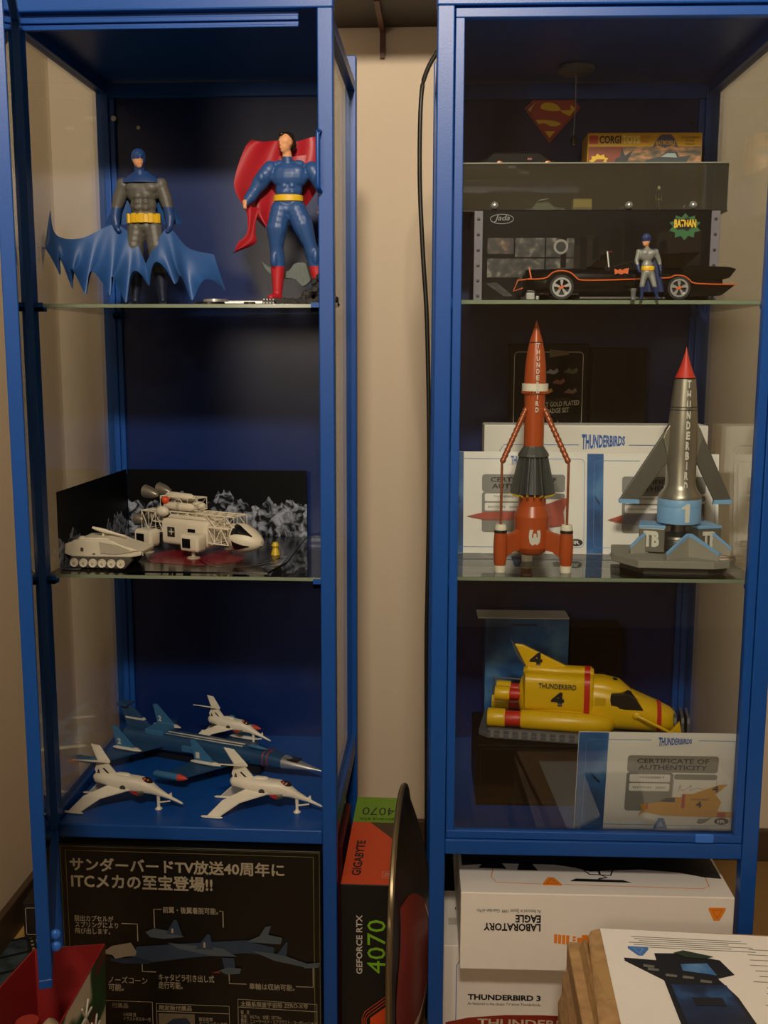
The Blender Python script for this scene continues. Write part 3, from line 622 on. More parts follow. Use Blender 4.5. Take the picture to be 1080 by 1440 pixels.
lettering(t, 'THUNDERB', None, 0, mat('pale_print', 'c9b8a2', .5), 'rocket_lettering', bold=.02, fn=lambda u, v: (-.138+.120*u, -.0008, .198+.012*v))
patch(t, 'rocket_ring_print', [(-.014, .17), (.006, .17), (.006, .221), (.002, .2245), (-.012, .2245), (-.014, .222)], -.0007, mat('ring_grey_print', '3c3836', .5))
lettering(t, '3', (-.166, -.161, .3183+.0, .3183+.0), 0, INK) if False else None
patch(t, 'small_square_print', [(-.178, .050), (-.160, .050), (-.160, .068), (-.178, .068)], .3188, mat('pale_grey_print', 'c9c2b6', .5), 'top')
lettering(t, '3', (-.168, -.160, .090, .097), .3192, INK, 'top_lettering', bold=.03, plane='top', rot=180)
t = carton('dark_green_box', 'dark green box behind the two white model boxes', (.30, .12, .40), mat('dark_green_card', '10301c', .45), (.19, .215, 0), 0, 'R', flap=True) if False else carton('dark_green_box', 'dark green box at the back under the shut cabinet', (.37, .045, .455), mat('dark_green_card', '10301c', .45), (.21, .302, 0), 0, 'R')
outline(t, 'edge_crease', rrect(-.18, .18, .01, .445, .003), .0006, -.0004, mat('green_line', '1c4a2c', .5))

# cardboard box with papers in front
t = thing('cardboard_box', 'brown corrugated cardboard box in front of the white model boxes', 'box', (.165, -.100, 0), -.035, 'R')
part('body', MB().box(0, .46, -.36, 0, 0, .420), KRAFT, t, False, .002)
part('top_flap', MB().prism([(.003, -.355), (.455, -.355), (.455, .012), (.040, .012), (.028, .006), (.024, -.004)], .421, .4325, 'xy'), KRAFT, t, False, .003)
part('side_flap', MB().prism([(-.001, .250), (-.004, .250), (-.006, .38), (.018, .432), (.022, .428), (-.001, .38)], -.30, -.012), KRAFT, t, False, .0008)
part('side_flap', MB().prism([(-.006, .30), (-.010, .30), (-.012, .36), (.004, .405), (.007, .402), (-.007, .36)], -.32, -.03), KRAFT, t, False, .0008)
patch(t, 'tape_strip', [(.02, -.06), (.05, -.06), (.06, -.13), (.03, -.13)], .4326, mat('clear_tape', 'b8925c', .2), 'top')
p = link('printed_sheet', None) if False else thing('printed_sheet', 'white printed sheet with a dark fold-out box picture, on the cardboard box', 'paper', (.165+.040, -.094, .4335), -.05, 'R')
part('sheet', MB().box(0, .30, -.31, 0, 0, .0008), PAPER, p)
patch(p, 'box_picture', [(.020, -.060), (.056, -.062), (.056, -.048), (.086, -.046), (.110, -.052), (.128, -.056), (.138, -.083), (.118, -.092), (.132, -.125), (.156, -.26), (.066, -.26), (.058, -.10), (.020, -.066)], .0010, mat('photo_black', '15161c', .4), 'top')
patch(p, 'blue_panel_print', [(.082, -.068), (.112, -.064), (.118, -.086), (.082, -.080)], .0014, SKYPR, 'top')
patch(p, 'blue_panel_print', [(.064, -.108), (.124, -.104), (.140, -.20), (.070, -.20)], .0014, ramp_mat('deep_sky_print', [(0.35, '0a1020'), (0.55, '152c52'), (0.72, '2c5c94')], 20, .4), 'top')
patch(p, 'craft_print', [(.078, -.046), (.090, -.040), (.122, -.050), (.112, -.055), (.090, -.054)], .0016, mat('deep_green_print', '24351f', .5), 'top')
for (a, b) in ((.044, -.078), (.062, -.088), (.080, -.090), (.098, -.096), (.040, -.072)):
    patch(p, 'detail_print', [(a, b), (a+.012, b-.002), (a+.011, b-.006), (a-.001, b-.005)], .0016, mat('photo_grey', '6d6a60', .5), 'top')
patch(p, 'panel_print', [(.082, -.130), (.114, -.128), (.116, -.142), (.084, -.144)], .0018, mat('photo_black', '15161c', .4), 'top')
patch(p, 'triangle_mark', [(.028, -.036), (.050, -.036), (.051, -.040), (.042, -.054), (.037, -.054), (.027, -.040)], .0010, mat('mid_blue_print', '3f74b8', .5), 'top')
outline(p, 'triangle_mark_line', [(.033, -.0395), (.045, -.0395), (.0392, -.050)], .0012, .0014, mat('pale_blue_print', '8fb2dc', .5), 'top')
random.seed(3)
for i in range(22):
    x0 = (.030 if i < 6 else .150) + random.random()*.02; x1_ = x0 + (.10 if i < 6 else .085) + random.random()*.05
    yy = -.014 - i*.0042 if i < 6 else -.030 - (i-6)*.0105
    patch(p, 'text_line', [(x0, yy), (x1_, yy), (x1_, yy-.0011), (x0, yy-.0011)], .0009, mat('grey_text_ink', '6a6660', .6), 'top', .0001)

# ------------------------------------------------------------------ rockets on the middle shelf
RED = mat('rocket_red', 'b04c1e', .32, 0, .12, 40); COPPER = mat('copper_paint', 'a85c3a', .34, .45)
CREAMP = mat('cream_paint', 'e4dcc4', .4); GUN = mat('gun_grey_paint', '474a46', .4)
SILVER = mat('silver_paint', 'a39c8c', .36, .75, .10, 50); LBLUE = mat('light_blue_paint', '7fb0dc', .42)
k = .00090
def zz(y): return (805-y)*k
rk = thing('model_rocket', 'tall red model rocket with copper struts and two side pods', 'rocket', (.1300, .078, Z2_R), 0, 'R', 'model rockets')
def prof(l): return [(r*k, zz(y)) for y, r in l][::-1]
part('nose_cone', MB().lathe(prof([(450, .4), (456, 2.2), (466, 5.2), (480, 9.6), (480.5, 9.2)]), 32), RED, rk, True)
body = part('fuselage', MB().lathe(prof([(481, 9.6), (496, 12.6), (512, 14.6), (528, 15.4), (540, 15.4), (552, 15.0), (570, 14.4), (600, 14.2), (630, 14.2)]), 32), RED, rk, True)
part('seam_ring', MB().lathe(prof([(480, 9.9), (481.2, 9.9)]), 32), BLACK, body)
cr = part('collar_ring', MB().lathe(prof([(538, 15.5), (538, 18.6), (548.5, 18.6), (548.5, 15.2)]), 32), CREAMP, rk, True)
for i in range(28):
    a = 2*PI*i/28
    part('collar_tooth', MB().box(-.0009, .0009, -.0170, -.0128, zz(552), zz(548.6), Matrix.Rotation(a, 4, 'Z')), RED, cr)
part('neck_collar', MB().lathe(prof([(626, 14.4), (628, 15), (638, 22), (641, 22.5), (641, 14)]), 12), GUN, rk)
sk = part('fluted_skirt', MB().lathe(prof([(641, 17), (660, 19.5), (680, 23), (694, 26)]), 24), mat('skirt_dark', '24262c', .45), rk, True)
for i in range(18):
    a = 2*PI*(i+.5)/18
    M_ = Matrix.Rotation(a, 4, 'Z')
    part('skirt_rib', MB().prism([(16*k, zz(642)), (21*k, zz(642)), (32.5*k, zz(694)), (24*k, zz(697))], -.0007, .0007, 'xz', M_), GUN, sk)
    part('rib_tip', MB().prism([(24*k, zz(697)), (32.5*k, zz(694)), (32.0*k, zz(696)), (24.5*k, zz(699.5))], -.0009, .0009, 'xz', M_), mat('tip_yellow', 'd8b22a', .45), sk)
part('engine_body', MB().lathe(prof([(697, 17), (698, 19.5), (712, 19.8), (713, 20.2), (726, 25.0), (727, 25.4), (772, 25.4), (773, 25.0), (780, 20), (784, 13), (785, 0)]), 36), RED, rk, True, angle=20)
_fn3 = lambda u, w: ((-6.5+17*u)*k, -math.sqrt(max(1e-9, (25.8*k)**2-((-6.5+17*u)*k)**2)), zz(767-23*w))
lettering(rk, '3', None, 0, mat('rocket_white', 'd6d0c2', .5), 'numeral', bold=.06, rot=-90, fn=_fn3)
def rl(y): return 15.7 if y > 500 else 13.5
_letters = 'THUNDERBIRD'
for i, ch in enumerate(_letters):
    yc = 481.5 + i*8.95; rr = (11.6+(yc-480)*.14 if yc < 505 else 15.6)
    if 535 < yc+3 and yc < 549: rr = 18.9
    lettering(rk, ch, None, 0, mat('rocket_white', 'd6d0c2', .5), 'letter', bold=.03,
              fn=lambda u, w, yc=yc, rr=rr, ch=ch: ((-.5+4.6*(u if ch != 'I' else .35+.3*u))*k, -math.sqrt((rr*k)**2-((-.5+4.6*u)*k)**2)-.0006, zz(yc+7.0-7.0*w)))
for i, a in enumerate((math.radians(-150), math.radians(-30), math.radians(90))):
    M_ = Matrix.Rotation(a, 4, 'Z'); R0 = 54*k; c = M_ @ Vector((R0, 0, 0))
    pod = part('side_pod', MB().lathe([(r*k, (805-y-(0))*k) for y, r in [(746, 8.6), (750, 9.0), (765, 9.9), (780, 9.6), (795, 8.2)]][::-1], 24, (c.x, c.y, 0)), RED, rk, True)
    part('pod_cap', MB().lathe([(r*k, zz(y)) for y, r in [(736, 0), (736, 7), (739, 8.4), (744, 8.6)]][::-1], 24, (c.x, c.y, 0)), CREAMP, pod, True)
    part('pod_band', MB().lathe([(r*k, zz(y)) for y, r in [(744, 8.9), (748, 9.3)]][::-1], 24, (c.x, c.y, 0)), BLACK, pod, True)
    part('pod_foot', MB().lathe([(r*k, zz(y)) for y, r in [(795, 8.3), (799, 8.3), (805, 7.6)]][::-1], 24, (c.x, c.y, 0)), CREAMP, pod, True)
    part('pylon', MB().prism([(20*k, zz(742)), (30*k, zz(749)), (46*k, zz(752)), (50*k, zz(756)), (50*k, zz(788)), (44*k, zz(783)), (34*k, zz(777)), (22*k, zz(776))], -.0042, .0042, 'xz', M_), RED, rk, False, .0012)
    top = M_ @ Vector((14*k, 0, zz(572))); knee = M_ @ Vector((R0, 0, zz(648))); low = M_ @ Vector((R0, 0, zz(737)))
    part('strut', MB().tube([knee, low], .0017, 10), COPPER, rk, True)
    dv = (knee-top); n_ = 44; pts = [top + dv*(j/n_) for j in range(n_+1)]
    rad = [.0030+.0009*abs(math.sin(j/n_*PI*11)) for j in range(n_+1)]
    part('twisted_strut', MB().tube(pts, rad, 10), COPPER, rk, True)

k1 = .00094
rs = thing('model_rocket', 'silver model rocket with red nose and swept wings on a grey launch plate', 'rocket', (.3260, .105, Z2_R), 0, 'R', 'model rockets')
kk = k1
def z1_(y): return (802-y)*kk
def prof1(l): return [(r*kk, z1_(y)) for y, r in l][::-1]
plate = sc([(-88, 764), (-66, 790), (66, 793), (96, 783), (72, 750), (-78, 750)], 0, 0, 1)
Pl = [(-.089, -.018), (-.064, -.063), (.030, -.068), (.052, -.060), (.069, -.028), (.066, .050), (-.078, .050)]
part('launch_plate', MB().prism(Pl, 0.009, .0185, 'xy'), mat('launch_grey', '8d8a7c', .6, 0, .08), rs, False, .0008)
part('plate_foot', MB().prism([(x*.86, y*.86) for x, y in Pl], 0, .009, 'xy'), mat('launch_dark', '35322c', .6), rs)
bz = .0187
part('nose_cone', MB().lathe(prof1([(497, .3), (505, 2.0), (520, 6.5), (532, 11), (539, 14.2)]), 32), mat('nose_red', 'd23a2c', .45), rs, True)
fu = part('fuselage', MB().lathe(prof1([(539.5, 14.2), (560, 16.4), (577, 17.8), (600, 19.6), (640, 20.6), (685, 20.6), (693, 23), (700, 28.5), (704, 29.5), (705.5, 29.5)]), 36), SILVER, rs, True)
part('seam_ring', MB().lathe(prof1([(578.0, 18.3), (579.2, 18.3)]), 36), BLACK, fu)
part('seam_ring', MB().lathe(prof1([(582.0, 18.6), (583, 18.6)]), 36), BLACK, fu)
part('nose_ring', MB().lathe(prof1([(538.6, 14.8), (540.2, 14.8)]), 36), DARKMETAL, fu)
part('blue_band', MB().lathe(prof1([(705.5, 29.6), (706, 30), (716, 30), (716.3, 29.7), (717, 30), (739, 30), (740, 26), (740, 0)]), 36), LBLUE, rs, True)
part('tail_neck', MB().lathe(prof1([(740, 12), (744, 10), (752, 10), (756, 16)]), 24), STEEL, rs, True)
for i, ch in enumerate('THUNDERBIRD'):
    yc = 541.5 + i*13.9; rr = (14.6+(yc-540)*.085 if yc < 600 else 20.9)+.5
    lettering(rs, ch, None, 0, mat('letter_white', 'ded8c8', .5), 'letter', bold=.05,
              fn=lambda u, w, yc=yc, rr=rr, ch=ch: ((-.5+5.4*(u if ch != 'I' else .35+.3*u))*kk, -math.sqrt((rr*kk)**2-((-.5+5.4*u)*kk)**2)-.0003, z1_(yc+11.4-11.4*w)))
part('numeral', MB().prism([(x*kk, z1_(y)) for x, y in ((1, 736), (7, 736), (7, 710), (3, 710), (0, 713), (-4, 715), (-4, 718), (1, 717))], -30.9*kk, -29.2*kk), mat('letter_white', 'ded8c8', .5), rs)
for s_ in (-1, 1):
    wg = part('wing', MB().prism([(s_*17*kk, z1_(600)), (s_*26*kk, z1_(614)), (s_*(84 if s_ < 0 else 71)*kk, z1_(708)), (s_*(57 if s_ < 0 else 47)*kk, z1_(709)), (s_*20*kk, z1_(655))], -.0026, .0026), mat('wing_grey', '6d6a60', .42, .45, .1), rs, False, .0010)
    a0, a1 = (84, 57) if s_ < 0 else (71, 47)
    part('wing_tip', MB().prism([(s_*(a0+.5)*kk, z1_(707)), (s_*a0*kk, z1_(713)), (s_*(a1-1)*kk, z1_(714)), (s_*a1*kk, z1_(708))], -.003, .003), LBLUE, wg)
    part('wing_root', MB().prism([(s_*16*kk, z1_(598)), (s_*24*kk, z1_(610)), (s_*28*kk, z1_(622)), (s_*20*kk, z1_(650))], -.0052, .0052), SILVER, rs, False, .0015)
eng = part('engine_ring', MB().lathe([(r*kk, bz+(778-y)*kk) for y, r in [(752, 20), (754, 24), (758, 25), (776, 25), (778, 23)]][::-1], 28), STEEL, rs, True)
for j in range(7):
    part('ring_rib', MB().lathe([(25.2*kk, bz+(777-757.5-j*2.8)*kk-.0008), (26.2*kk, bz+(777-757.5-j*2.8)*kk), (25.2*kk, bz+(777-757.5-j*2.8)*kk+.0008)], 28), STEEL, eng, True)
for i, a in enumerate((-58, 0, 58)):
    pass
for s_ in (-1, 1):
    M_ = Matrix.Rotation(s_*math.radians(14), 4, 'Z'); c_ = s_*35*kk
    bxp = part('engine_box', MB().box(c_-.0165, c_+.0165, -.0235, .016, bz+.002, bz+.0335, M_), mat('box_grey', '7e7b70', .4, .5), rs, False, .0008)
    part('box_lid', MB().box(c_-.0170, c_+.0170, -.0240, .0165, bz+.0335, bz+.0372, M_), LBLUE, bxp, False, .0006)
    lettering(rs, 'TB', None, 0, mat('letter_white', 'ded8c8', .5), 'lettering', bold=.06, fn=lambda u, w, c_=c_, M_=M_: M_ @ Vector((c_-.0105+.020*u, -.0239, bz+.009+.021*w)))
for (x, y, a, h, l_) in ((-.040, -.010, 195, .030, .026), (.040, -.012, -22, .028, .026), (.006, -.034, 218, .030, .042), (.006, -.034, -42, .030, .042)):
    M_ = Matrix.Translation((x, y, bz-.0004)) @ Matrix.Rotation(math.radians(a), 4, 'Z')
    fn_ = part('tail_fin', MB().prism([(0, 0.0), (0, h), (.004, h), (l_, .010), (l_, 0)], -.0013, .0013, 'xz', M_), mat('fin_ivory', 'a8a294', .45, .2), rs, False, .0005)
    part('fin_edge', MB().prism([(.0, h+.0006), (.0042, h+.0004), (l_+.0006, .0104), (l_+.0006, .0072), (.004, h-.004), (0, h-.004)], -.0017, .0017, 'xz', M_), LBLUE, fn_)
part('deck_disc', MB().lathe([(.0105, bz), (.0105, bz+.0012), (.0065, bz+.0016), (.0065, bz)], 24, (.045, -.045, 0)), CREAM, rs, True)
part('deck_tube', MB().tube([(.034, -.048, bz+.0015), (.052, -.050, bz+.0015), (.062, -.040, bz+.0015)], .0010, 7), mat('dull_red', '8a4636', .5), rs, True)

# ------------------------------------------------------------------ yellow submarine
YEL = mat('submarine_yellow', 'e3b510', .34, 0, .05, 30); REDB = mat('band_red', 'c42a1e', .4); SUBG = mat('tray_grey', '5a5a5e', .5)
ks = .00098
def X(u): return (u-820)*ks
def Zs(v): return (1018-v)*ks
sb = thing('model_submarine', 'yellow model submarine with red bands on a grey tray', 'submarine', (.2160, .163, ZF_R+.0888), math.radians(-9), 'R')
# tray
tr = part('tray', MB().prism([(X(676), -.045), (X(690), -.056), (X(950), -.056), (X(972), -.030), (X(972), .030), (X(950), .050), (X(690), .050), (X(676), .035)], 0, .008, 'xy').box(X(690), X(945), -.056, -.048, .008, .014).box(X(690), X(945), .042, .050, .008, .014), SUBG, sb, False, .001)
for i in range(19):
    part('tray_tooth', MB().box(X(694)+i*.0128, X(694)+i*.0128+.0052, -.0588, -.0560, .003, .0125), mat('tray_tooth_grey', '7a7876', .5), tr)
part('tray_loop', MB().tube(smoothed([(X(690), .030, .010), (X(690), .030, .055), (X(694), .030, .060), (X(735), .030, .060), (X(740), .030, .055)], 4), .0016, 8), SUBG, tr, True)
for u in (948, 958, 966): part('tray_bar', MB().prism([(-.026, .008), (-.026, .030), (-.022, .036), (.022, .036), (.026, .030), (.026, .008)], X(u), X(u)+.0035, 'yz'), SUBG, tr)
# hull
hull = part('hull', MB().loft([(X(729), 0, .048, .010, .012), (X(733), 0, .048, .022, .026), (X(745), 0, .046, .029, .032), (X(790), 0, .045, .031, .034, 2.6), (X(840), 0, .044, .031, .033, 2.8), (X(870), 0, .041, .031, .031, 2.8), (X(900), 0, .035, .029, .025, 2.6), (X(925), 0, .030, .026, .021, 2.4), (X(944), 0, .026, .020, .017), (X(953), 0, .022, .012, .012)], 24), YEL, sb, True, angle=60)
part('engine_cover', MB().loft([(X(736), 0, .064, .020, .020, 4), (X(740), 0, .060, .032, .028, 5), (X(832), 0, .060, .033, .028, 5), (X(836), 0, .060, .031, .026, 4)], 28), YEL, sb, True, angle=55)
part('spine', MB().loft([(X(736), 0, .083, .008, .006), (X(742), 0, .084, .012, .010, 3), (X(832), 0, .084, .012, .010, 3), (X(836), 0, .083, .010, .008)], 20), YEL, sb, True)
part('cockpit_hump', MB().loft([(X(834), 0, .062, .024, .020, 3), (X(850), 0, .063, .025, .019, 3), (X(872), 0, .060, .024, .018, 2.6), (X(886), 0, .054, .020, .014), (X(898), 0, .047, .014, .009)], 22), YEL, sb, True, angle=60)
part('windscreen', MB().prism([(X(858), .0440), (X(860), .0660), (X(884), .0680), (X(897), .0580), (X(906), .0450)], -.0305, .0305), mat('windscreen_dark', '2a2622', .12), sb, False, .002)
part('roof_hatch', MB().lathe([(0, 0), (.006, 0), (.005, .001), (0, .001)], 16, (X(864), 0, .0785)), BLACK, sb)
fin = part('tail_fin', MB().prism([(X(744), .082), (X(722), Zs(893)), (X(734), Zs(894)), (X(806), .090), (X(806), .082)], -.0035, .0035), YEL, sb, False, .0012)
part('fin_dark_strip', MB().prism([(X(716), Zs(886)), (X(722), Zs(894)), (X(742), Zs(930)), (X(737), Zs(925)), (X(724), Zs(908))], -.003, .003), mat('fin_trim', '4a4a52', .5), fin)  # dark grey strip along the rear edge of the fin
lettering(sb, '4', None, 0, INK, 'numeral', bold=.05, fn=lambda u, w: (X(744)+.018*u, -.0039, Zs(924)+.020*w))
lettering(sb, 'THUNDERBIRD', None, 0, INK, 'lettering', bold=.015, fn=lambda u, w: (X(759)+.052*u, -.0352+.0010*w, .0705+.0068*w))
lettering(sb, '4', None, 0, INK, 'numeral', bold=.05, fn=lambda u, w: (X(777)+.018*u, -.0342, .0455+.020*w))
part('red_band', MB().loft([(X(823), 0, .060, .0337, .0287, 5), (X(831), 0, .060, .0337, .0287, 5)], 28), REDB, sb, True, angle=55)
part('red_band', MB().loft([(X(823), 0, .084, .0126, .0106, 3), (X(831), 0, .084, .0126, .0106, 3)], 20), REDB, sb, True)
part('red_band', MB().loft([(X(925), 0, .030, .0266, .0216, 2.4), (X(931), 0, .0288, .0252, .0208, 2.4)], 24), REDB, sb, True)
def cyl_x(r, x0, x1, y, z, seg=22): return MB().loft([(x0, y, z, r*.97, r*.97), (x0+.001, y, z, r, r), (x1-.001, y, z, r, r), (x1, y, z, r*.97, r*.97)], seg)
for y, z, ua, ub in ((-.036, .024, 735, 866), (.036, .024, 735, 866)):
    pn = part('pontoon', MB().loft([(X(ua), y, z, .0125, .0125), (X(ua)+.002, y, z, .0135, .0135), (X(840), y, z, .0135, .0135), (X(858), y+.004*(1 if y < 0 else -1), z-.002, .010, .011), (X(866), y+.010*(1 if y < 0 else -1), z-.003, .004, .006)], 22), YEL, sb, True)
    part('pontoon_sleeve', cyl_x(.0110, X(712), X(736), y, z), REDB, pn, True)
    part('pontoon_end', cyl_x(.0130, X(688), X(713), y, z), YEL, pn, True)
for y in (-.012, .012):
    nz = part('thruster', cyl_x(.0075, X(716), X(734), y, .052), REDB, sb, True)
    part('thruster_end', cyl_x(.0105, X(696), X(717), y, .052), YEL, nz, True)
ar = part('claw_arm', MB().tube([(X(896), -.031, .038), (X(905), -.036, .036), (X(945), -.030, .016)], [.003, .0026, .0020], 10), YEL, sb, True)
part('arm_joint', MB().ball((X(897), -.030, .038), (.007, .004, .006)), YEL, ar, True)
part('claw', MB().prism([(X(938), .014), (X(944), .020), (X(955), .034), (X(958), .020), (X(953), .006)], -.034, -.026), YEL, ar, False, .001)
part('side_panel_line', MB().box(X(838), X(853), -.0318, -.0308, .050, .060), mat('panel_yellow', 'cda20e', .4), sb)

# ------------------------------------------------------------------ the long black finned car and the small caped figure
kc = .00087
def U(u): return (u-868)*kc
def V(v): return (417-v)*kc
CARB = mat('car_black', '0e0d0d', .14, 0, .1, 30, coat=.6); PIN = mat('pinstripe_orange', 'd8622a', .45)
car = thing('model_car', 'long black finned model roadster with orange stripes, on the top shelf', 'model car', (.2250, .072, Z1), 0, 'R')
lo = [(U(737), V(407)), (U(737), V(374)), (U(745), V(371)), (U(785), V(370)), (U(850), V(371)), (U(905), V(372)), (U(940), V(371)), (U(960), V(370)), (U(1015), V(371)), (U(1027), V(374)), (U(1019), V(386)), (U(1026), V(397)), (U(1008), V(410)), (U(965), V(412)), (U(780), V(412)), (U(745), V(411))]
part('car_body', MB().loft([(U(733), 0, V(392), .030, .012, 3), (U(738), 0, V(391), .036, .0165, 4), (U(790), 0, V(391), .040, .0180, 4), (U(850), 0, V(391), .040, .0175, 4), (U(930), 0, V(391), .041, .0180, 4), (U(985), 0, V(391), .039, .0165, 4), (U(1010), 0, V(392), .034, .0130, 3)], 28), CARB, car, True, angle=50)
for s_ in (-1, 1):
    part('tail_fin', MB().prism([(U(945), V(389)), (U(960), V(369)), (U(1016), V(371)), (U(1027), V(374)), (U(1018), V(386)), (U(1005), V(389))], s_*.036-.003, s_*.036+.003), CARB, car, False, .001)
    part('tail_fin', MB().prism([(U(965), V(393)), (U(1026), V(396)), (U(1008), V(410)), (U(965), V(412))], s_*.034-.004, s_*.034+.004), CARB, car, False, .001)
    part('wheel_arch', MB().prism([(U(785)+22*kc*math.cos(a*PI/12), V(401)+24*kc*math.sin(a*PI/12)) for a in range(13)], s_*.037-.0055, s_*.037+.0045), CARB, car, False, .001)
    yo = s_*.0425
    st_ = [(U(738), V(388)), (U(752), V(388)), (U(765), V(386)), (U(772), V(380)), (U(780), V(377)), (U(790), V(377)), (U(799), V(380)), (U(806), V(386)), (U(815), V(389.5)), (U(860), V(389)), (U(915), V(387)), (U(935), V(386)), (U(942), V(383)), (U(954), V(384)), (U(962), V(389)), (U(972), V(394)), (U(1027), V(395.5))]
    st_ = [(p[0], p[1]) for p in smoothed(st_, 3)]
    mb = MB()
    for a, b in zip(st_[:-1], st_[1:]): mb.tube([(a[0], yo, a[1]), (b[0], yo, b[1])], .00085, 6)
    part('stripe', mb, PIN, car)
    for u, r in ((786, 17.5), (948, 16.5)):
        M_ = Matrix.Translation((U(u), s_*.0365, r*kc+.0003)) @ Matrix.Rotation(-s_*PI/2 if s_ > 0 else PI/2, 4, 'X')
        wh = part('wheel', MB().lathe([(r*kc*.6, -.005), (r*kc*.95, -.005), (r*kc, -.003), (r*kc, .005), (r*kc*.95, .0068), (r*kc*.74, .0068), (r*kc*.70, .004), (0, .004)], 28, (0, 0, 0), M_), RUBBER, car, True)
        part('rim', MB().lathe([(r*kc*.76, .0062), (r*kc*.76, .0076), (r*kc*.62, .0076), (r*kc*.60, .0045), (r*kc*.76, .0062)], 28, (0, 0, 0), M_), CHROME, wh, True)
        for j in range(5):
            part('spoke', MB().prism([(-.0008, .002), (.0008, .002), (.0022, r*kc*.64), (-.0022, r*kc*.64)], .0042, .0064, 'xy', M_ @ Matrix.Rotation(2*PI*j/5, 4, 'Z')), CHROME, wh)
        part('hub', MB().prism([(-.0045, -.001), (-.001, -.0025), (.0045, .001), (.001, .0025)], .0062, .0072, 'xy', M_), PIN, wh)
cr_ = .0009
part('nose_guard', MB().tube([(U(738), -.036, V(388)), (U(726), -.034, V(389)), (U(720), -.034, V(404)), (U(733), -.036, V(400))], cr_, 6), PIN, car)
part('nose_guard', MB().tube([(U(741), -.037, V(372)), (U(744), -.040, V(388))], cr_, 6), PIN, car)
part('front_grille', MB().box(U(738), U(750), -.036, .036, V(416), V(406)).box(U(752), U(757), -.030, .030, V(416), V(410)), CHROME, car, False, .001)
part('windscreen', MB().prism([(U(822), V(371)), (U(828), V(369)), (U(849), V(349)), (U(851), V(350)), (U(848), V(371))], -.030, .030), glass('smoked_glass', 'b8b4a8', gain=1.5), car)
part('screen_post', MB().tube([(U(850), -.031, V(350)), (U(853), -.031, V(371))], .0012, 8).tube([(U(850), .031, V(350)), (U(853), .031, V(371))], .0012, 8).tube([(U(850), -.031, V(350)), (U(850), .031, V(350))], .0010, 8), CHROME, car, True)
part('beacon_arm', MB().tube([(U(850), 0, V(349)), (U(863), 0, V(346))], .0008, 6), mat('beacon_red', '8a2a20', .4), car)
part('rear_canopy', MB().prism([(U(890), V(372)), (U(905), V(356)), (U(935), V(352)), (U(980), V(350)), (U(958), V(371))], -.026, .026), glass('smoked_glass', 'b8b4a8', gain=1.5), car)
part('rail_line', MB().tube([(U(858), -.036, V(370)), (U(895), -.036, V(361))], .0009, 6), mat('black_trim', '2a2826', .3), car)
part('door_badge', MB().prism(sc([(858, 374), (863, 376), (866, 374), (869, 376), (872, 374), (878, 373), (877, 381), (872, 380), (868, 382), (863, 380), (859, 382)], 868, 417, kc), -.0427, -.0412), PIN, car)
part('side_sill', MB().box(U(812), U(930), -.039, .039, V(414.5), V(412)), mat('sill_chrome', '8d8a84', .3, .8), car)

def skinned(spheres, chains, voxel, smooth_it=6):
    """one continuous body grown from overlapping round masses"""
    mb = MB()
    for c, r in spheres: mb.ball(c, r, 14, 9)
    for pts, rad in chains:
        for (p0, r0), (p1, r1) in zip(list(zip(pts, rad))[:-1], list(zip(pts, rad))[1:]):
            p0v, p1v = Vector(p0), Vector(p1); n = max(3, int((p1v-p0v).length/(min(r0, r1)*.45)))
            for i in range(n+1):
                f = i/n; mb.ball(p0v.lerp(p1v, f), r0+(r1-r0)*f, 12, 8)
    me = bpy.data.meshes.new('tmp'); me.from_pydata(mb.v, [], mb.f)
    o = bpy.data.objects.new('tmp', me); COL.objects.link(o)
    rm = o.modifiers.new('r', 'REMESH'); rm.mode = 'VOXEL'; rm.voxel_size = voxel
    out = bpy.data.meshes.new_from_object(o.evaluated_get(bpy.context.evaluated_depsgraph_get()))
    bpy.data.objects.remove(o); bpy.data.meshes.remove(me)
    bm = bmesh.new(); bm.from_mesh(out)
    for _ in range(smooth_it): bmesh.ops.smooth_vert(bm, verts=bm.verts, factor=0.5, use_axis_x=True, use_axis_y=True, use_axis_z=True)
    for f in bm.faces: f.smooth = True
    bm.to_mesh(out); bm.free(); return out
def zones(me, mats, fn):
    for m in mats: me.materials.append(m)
    for p in me.polygons: p.material_index = fn(p.center)
    return me
def hand(p, d, side, s, curl=.8):
    """palm and five curled fingers at p, pointing along d; returns spheres, chains (units s)"""
    p = Vector(p); d = Vector(d).normalized(); lat = Vector((0, 1, 0)) if abs(d.y) < .8 else Vector((1, 0, 0))
    lat = (lat - d*lat.dot(d)).normalized(); inw = d.cross(lat)*side
    sp = [(p + d*2.2*s, 3.1*s)]; ch = []
    for i, l in enumerate((4.2, 4.9, 4.6, 3.8)):
        b = p + d*4.0*s + lat*(i-1.5)*1.75*s
        ch.append(([b, b+d*l*.55*s, b+(d*(l*.70)+inw*l*.45)*s, b+(d*l*.35+inw*l*.75)*s], [1.15*s, 1.05*s, 1.0*s, .9*s]))
    b = p + d*1.2*s - lat*2.8*s
    ch.append(([b, b+(d*1.8-lat*1.0+inw*1.0)*s, b+(d*3.2+inw*2.4)*s], [1.25*s, 1.1*s, .95*s]))
    return sp, ch
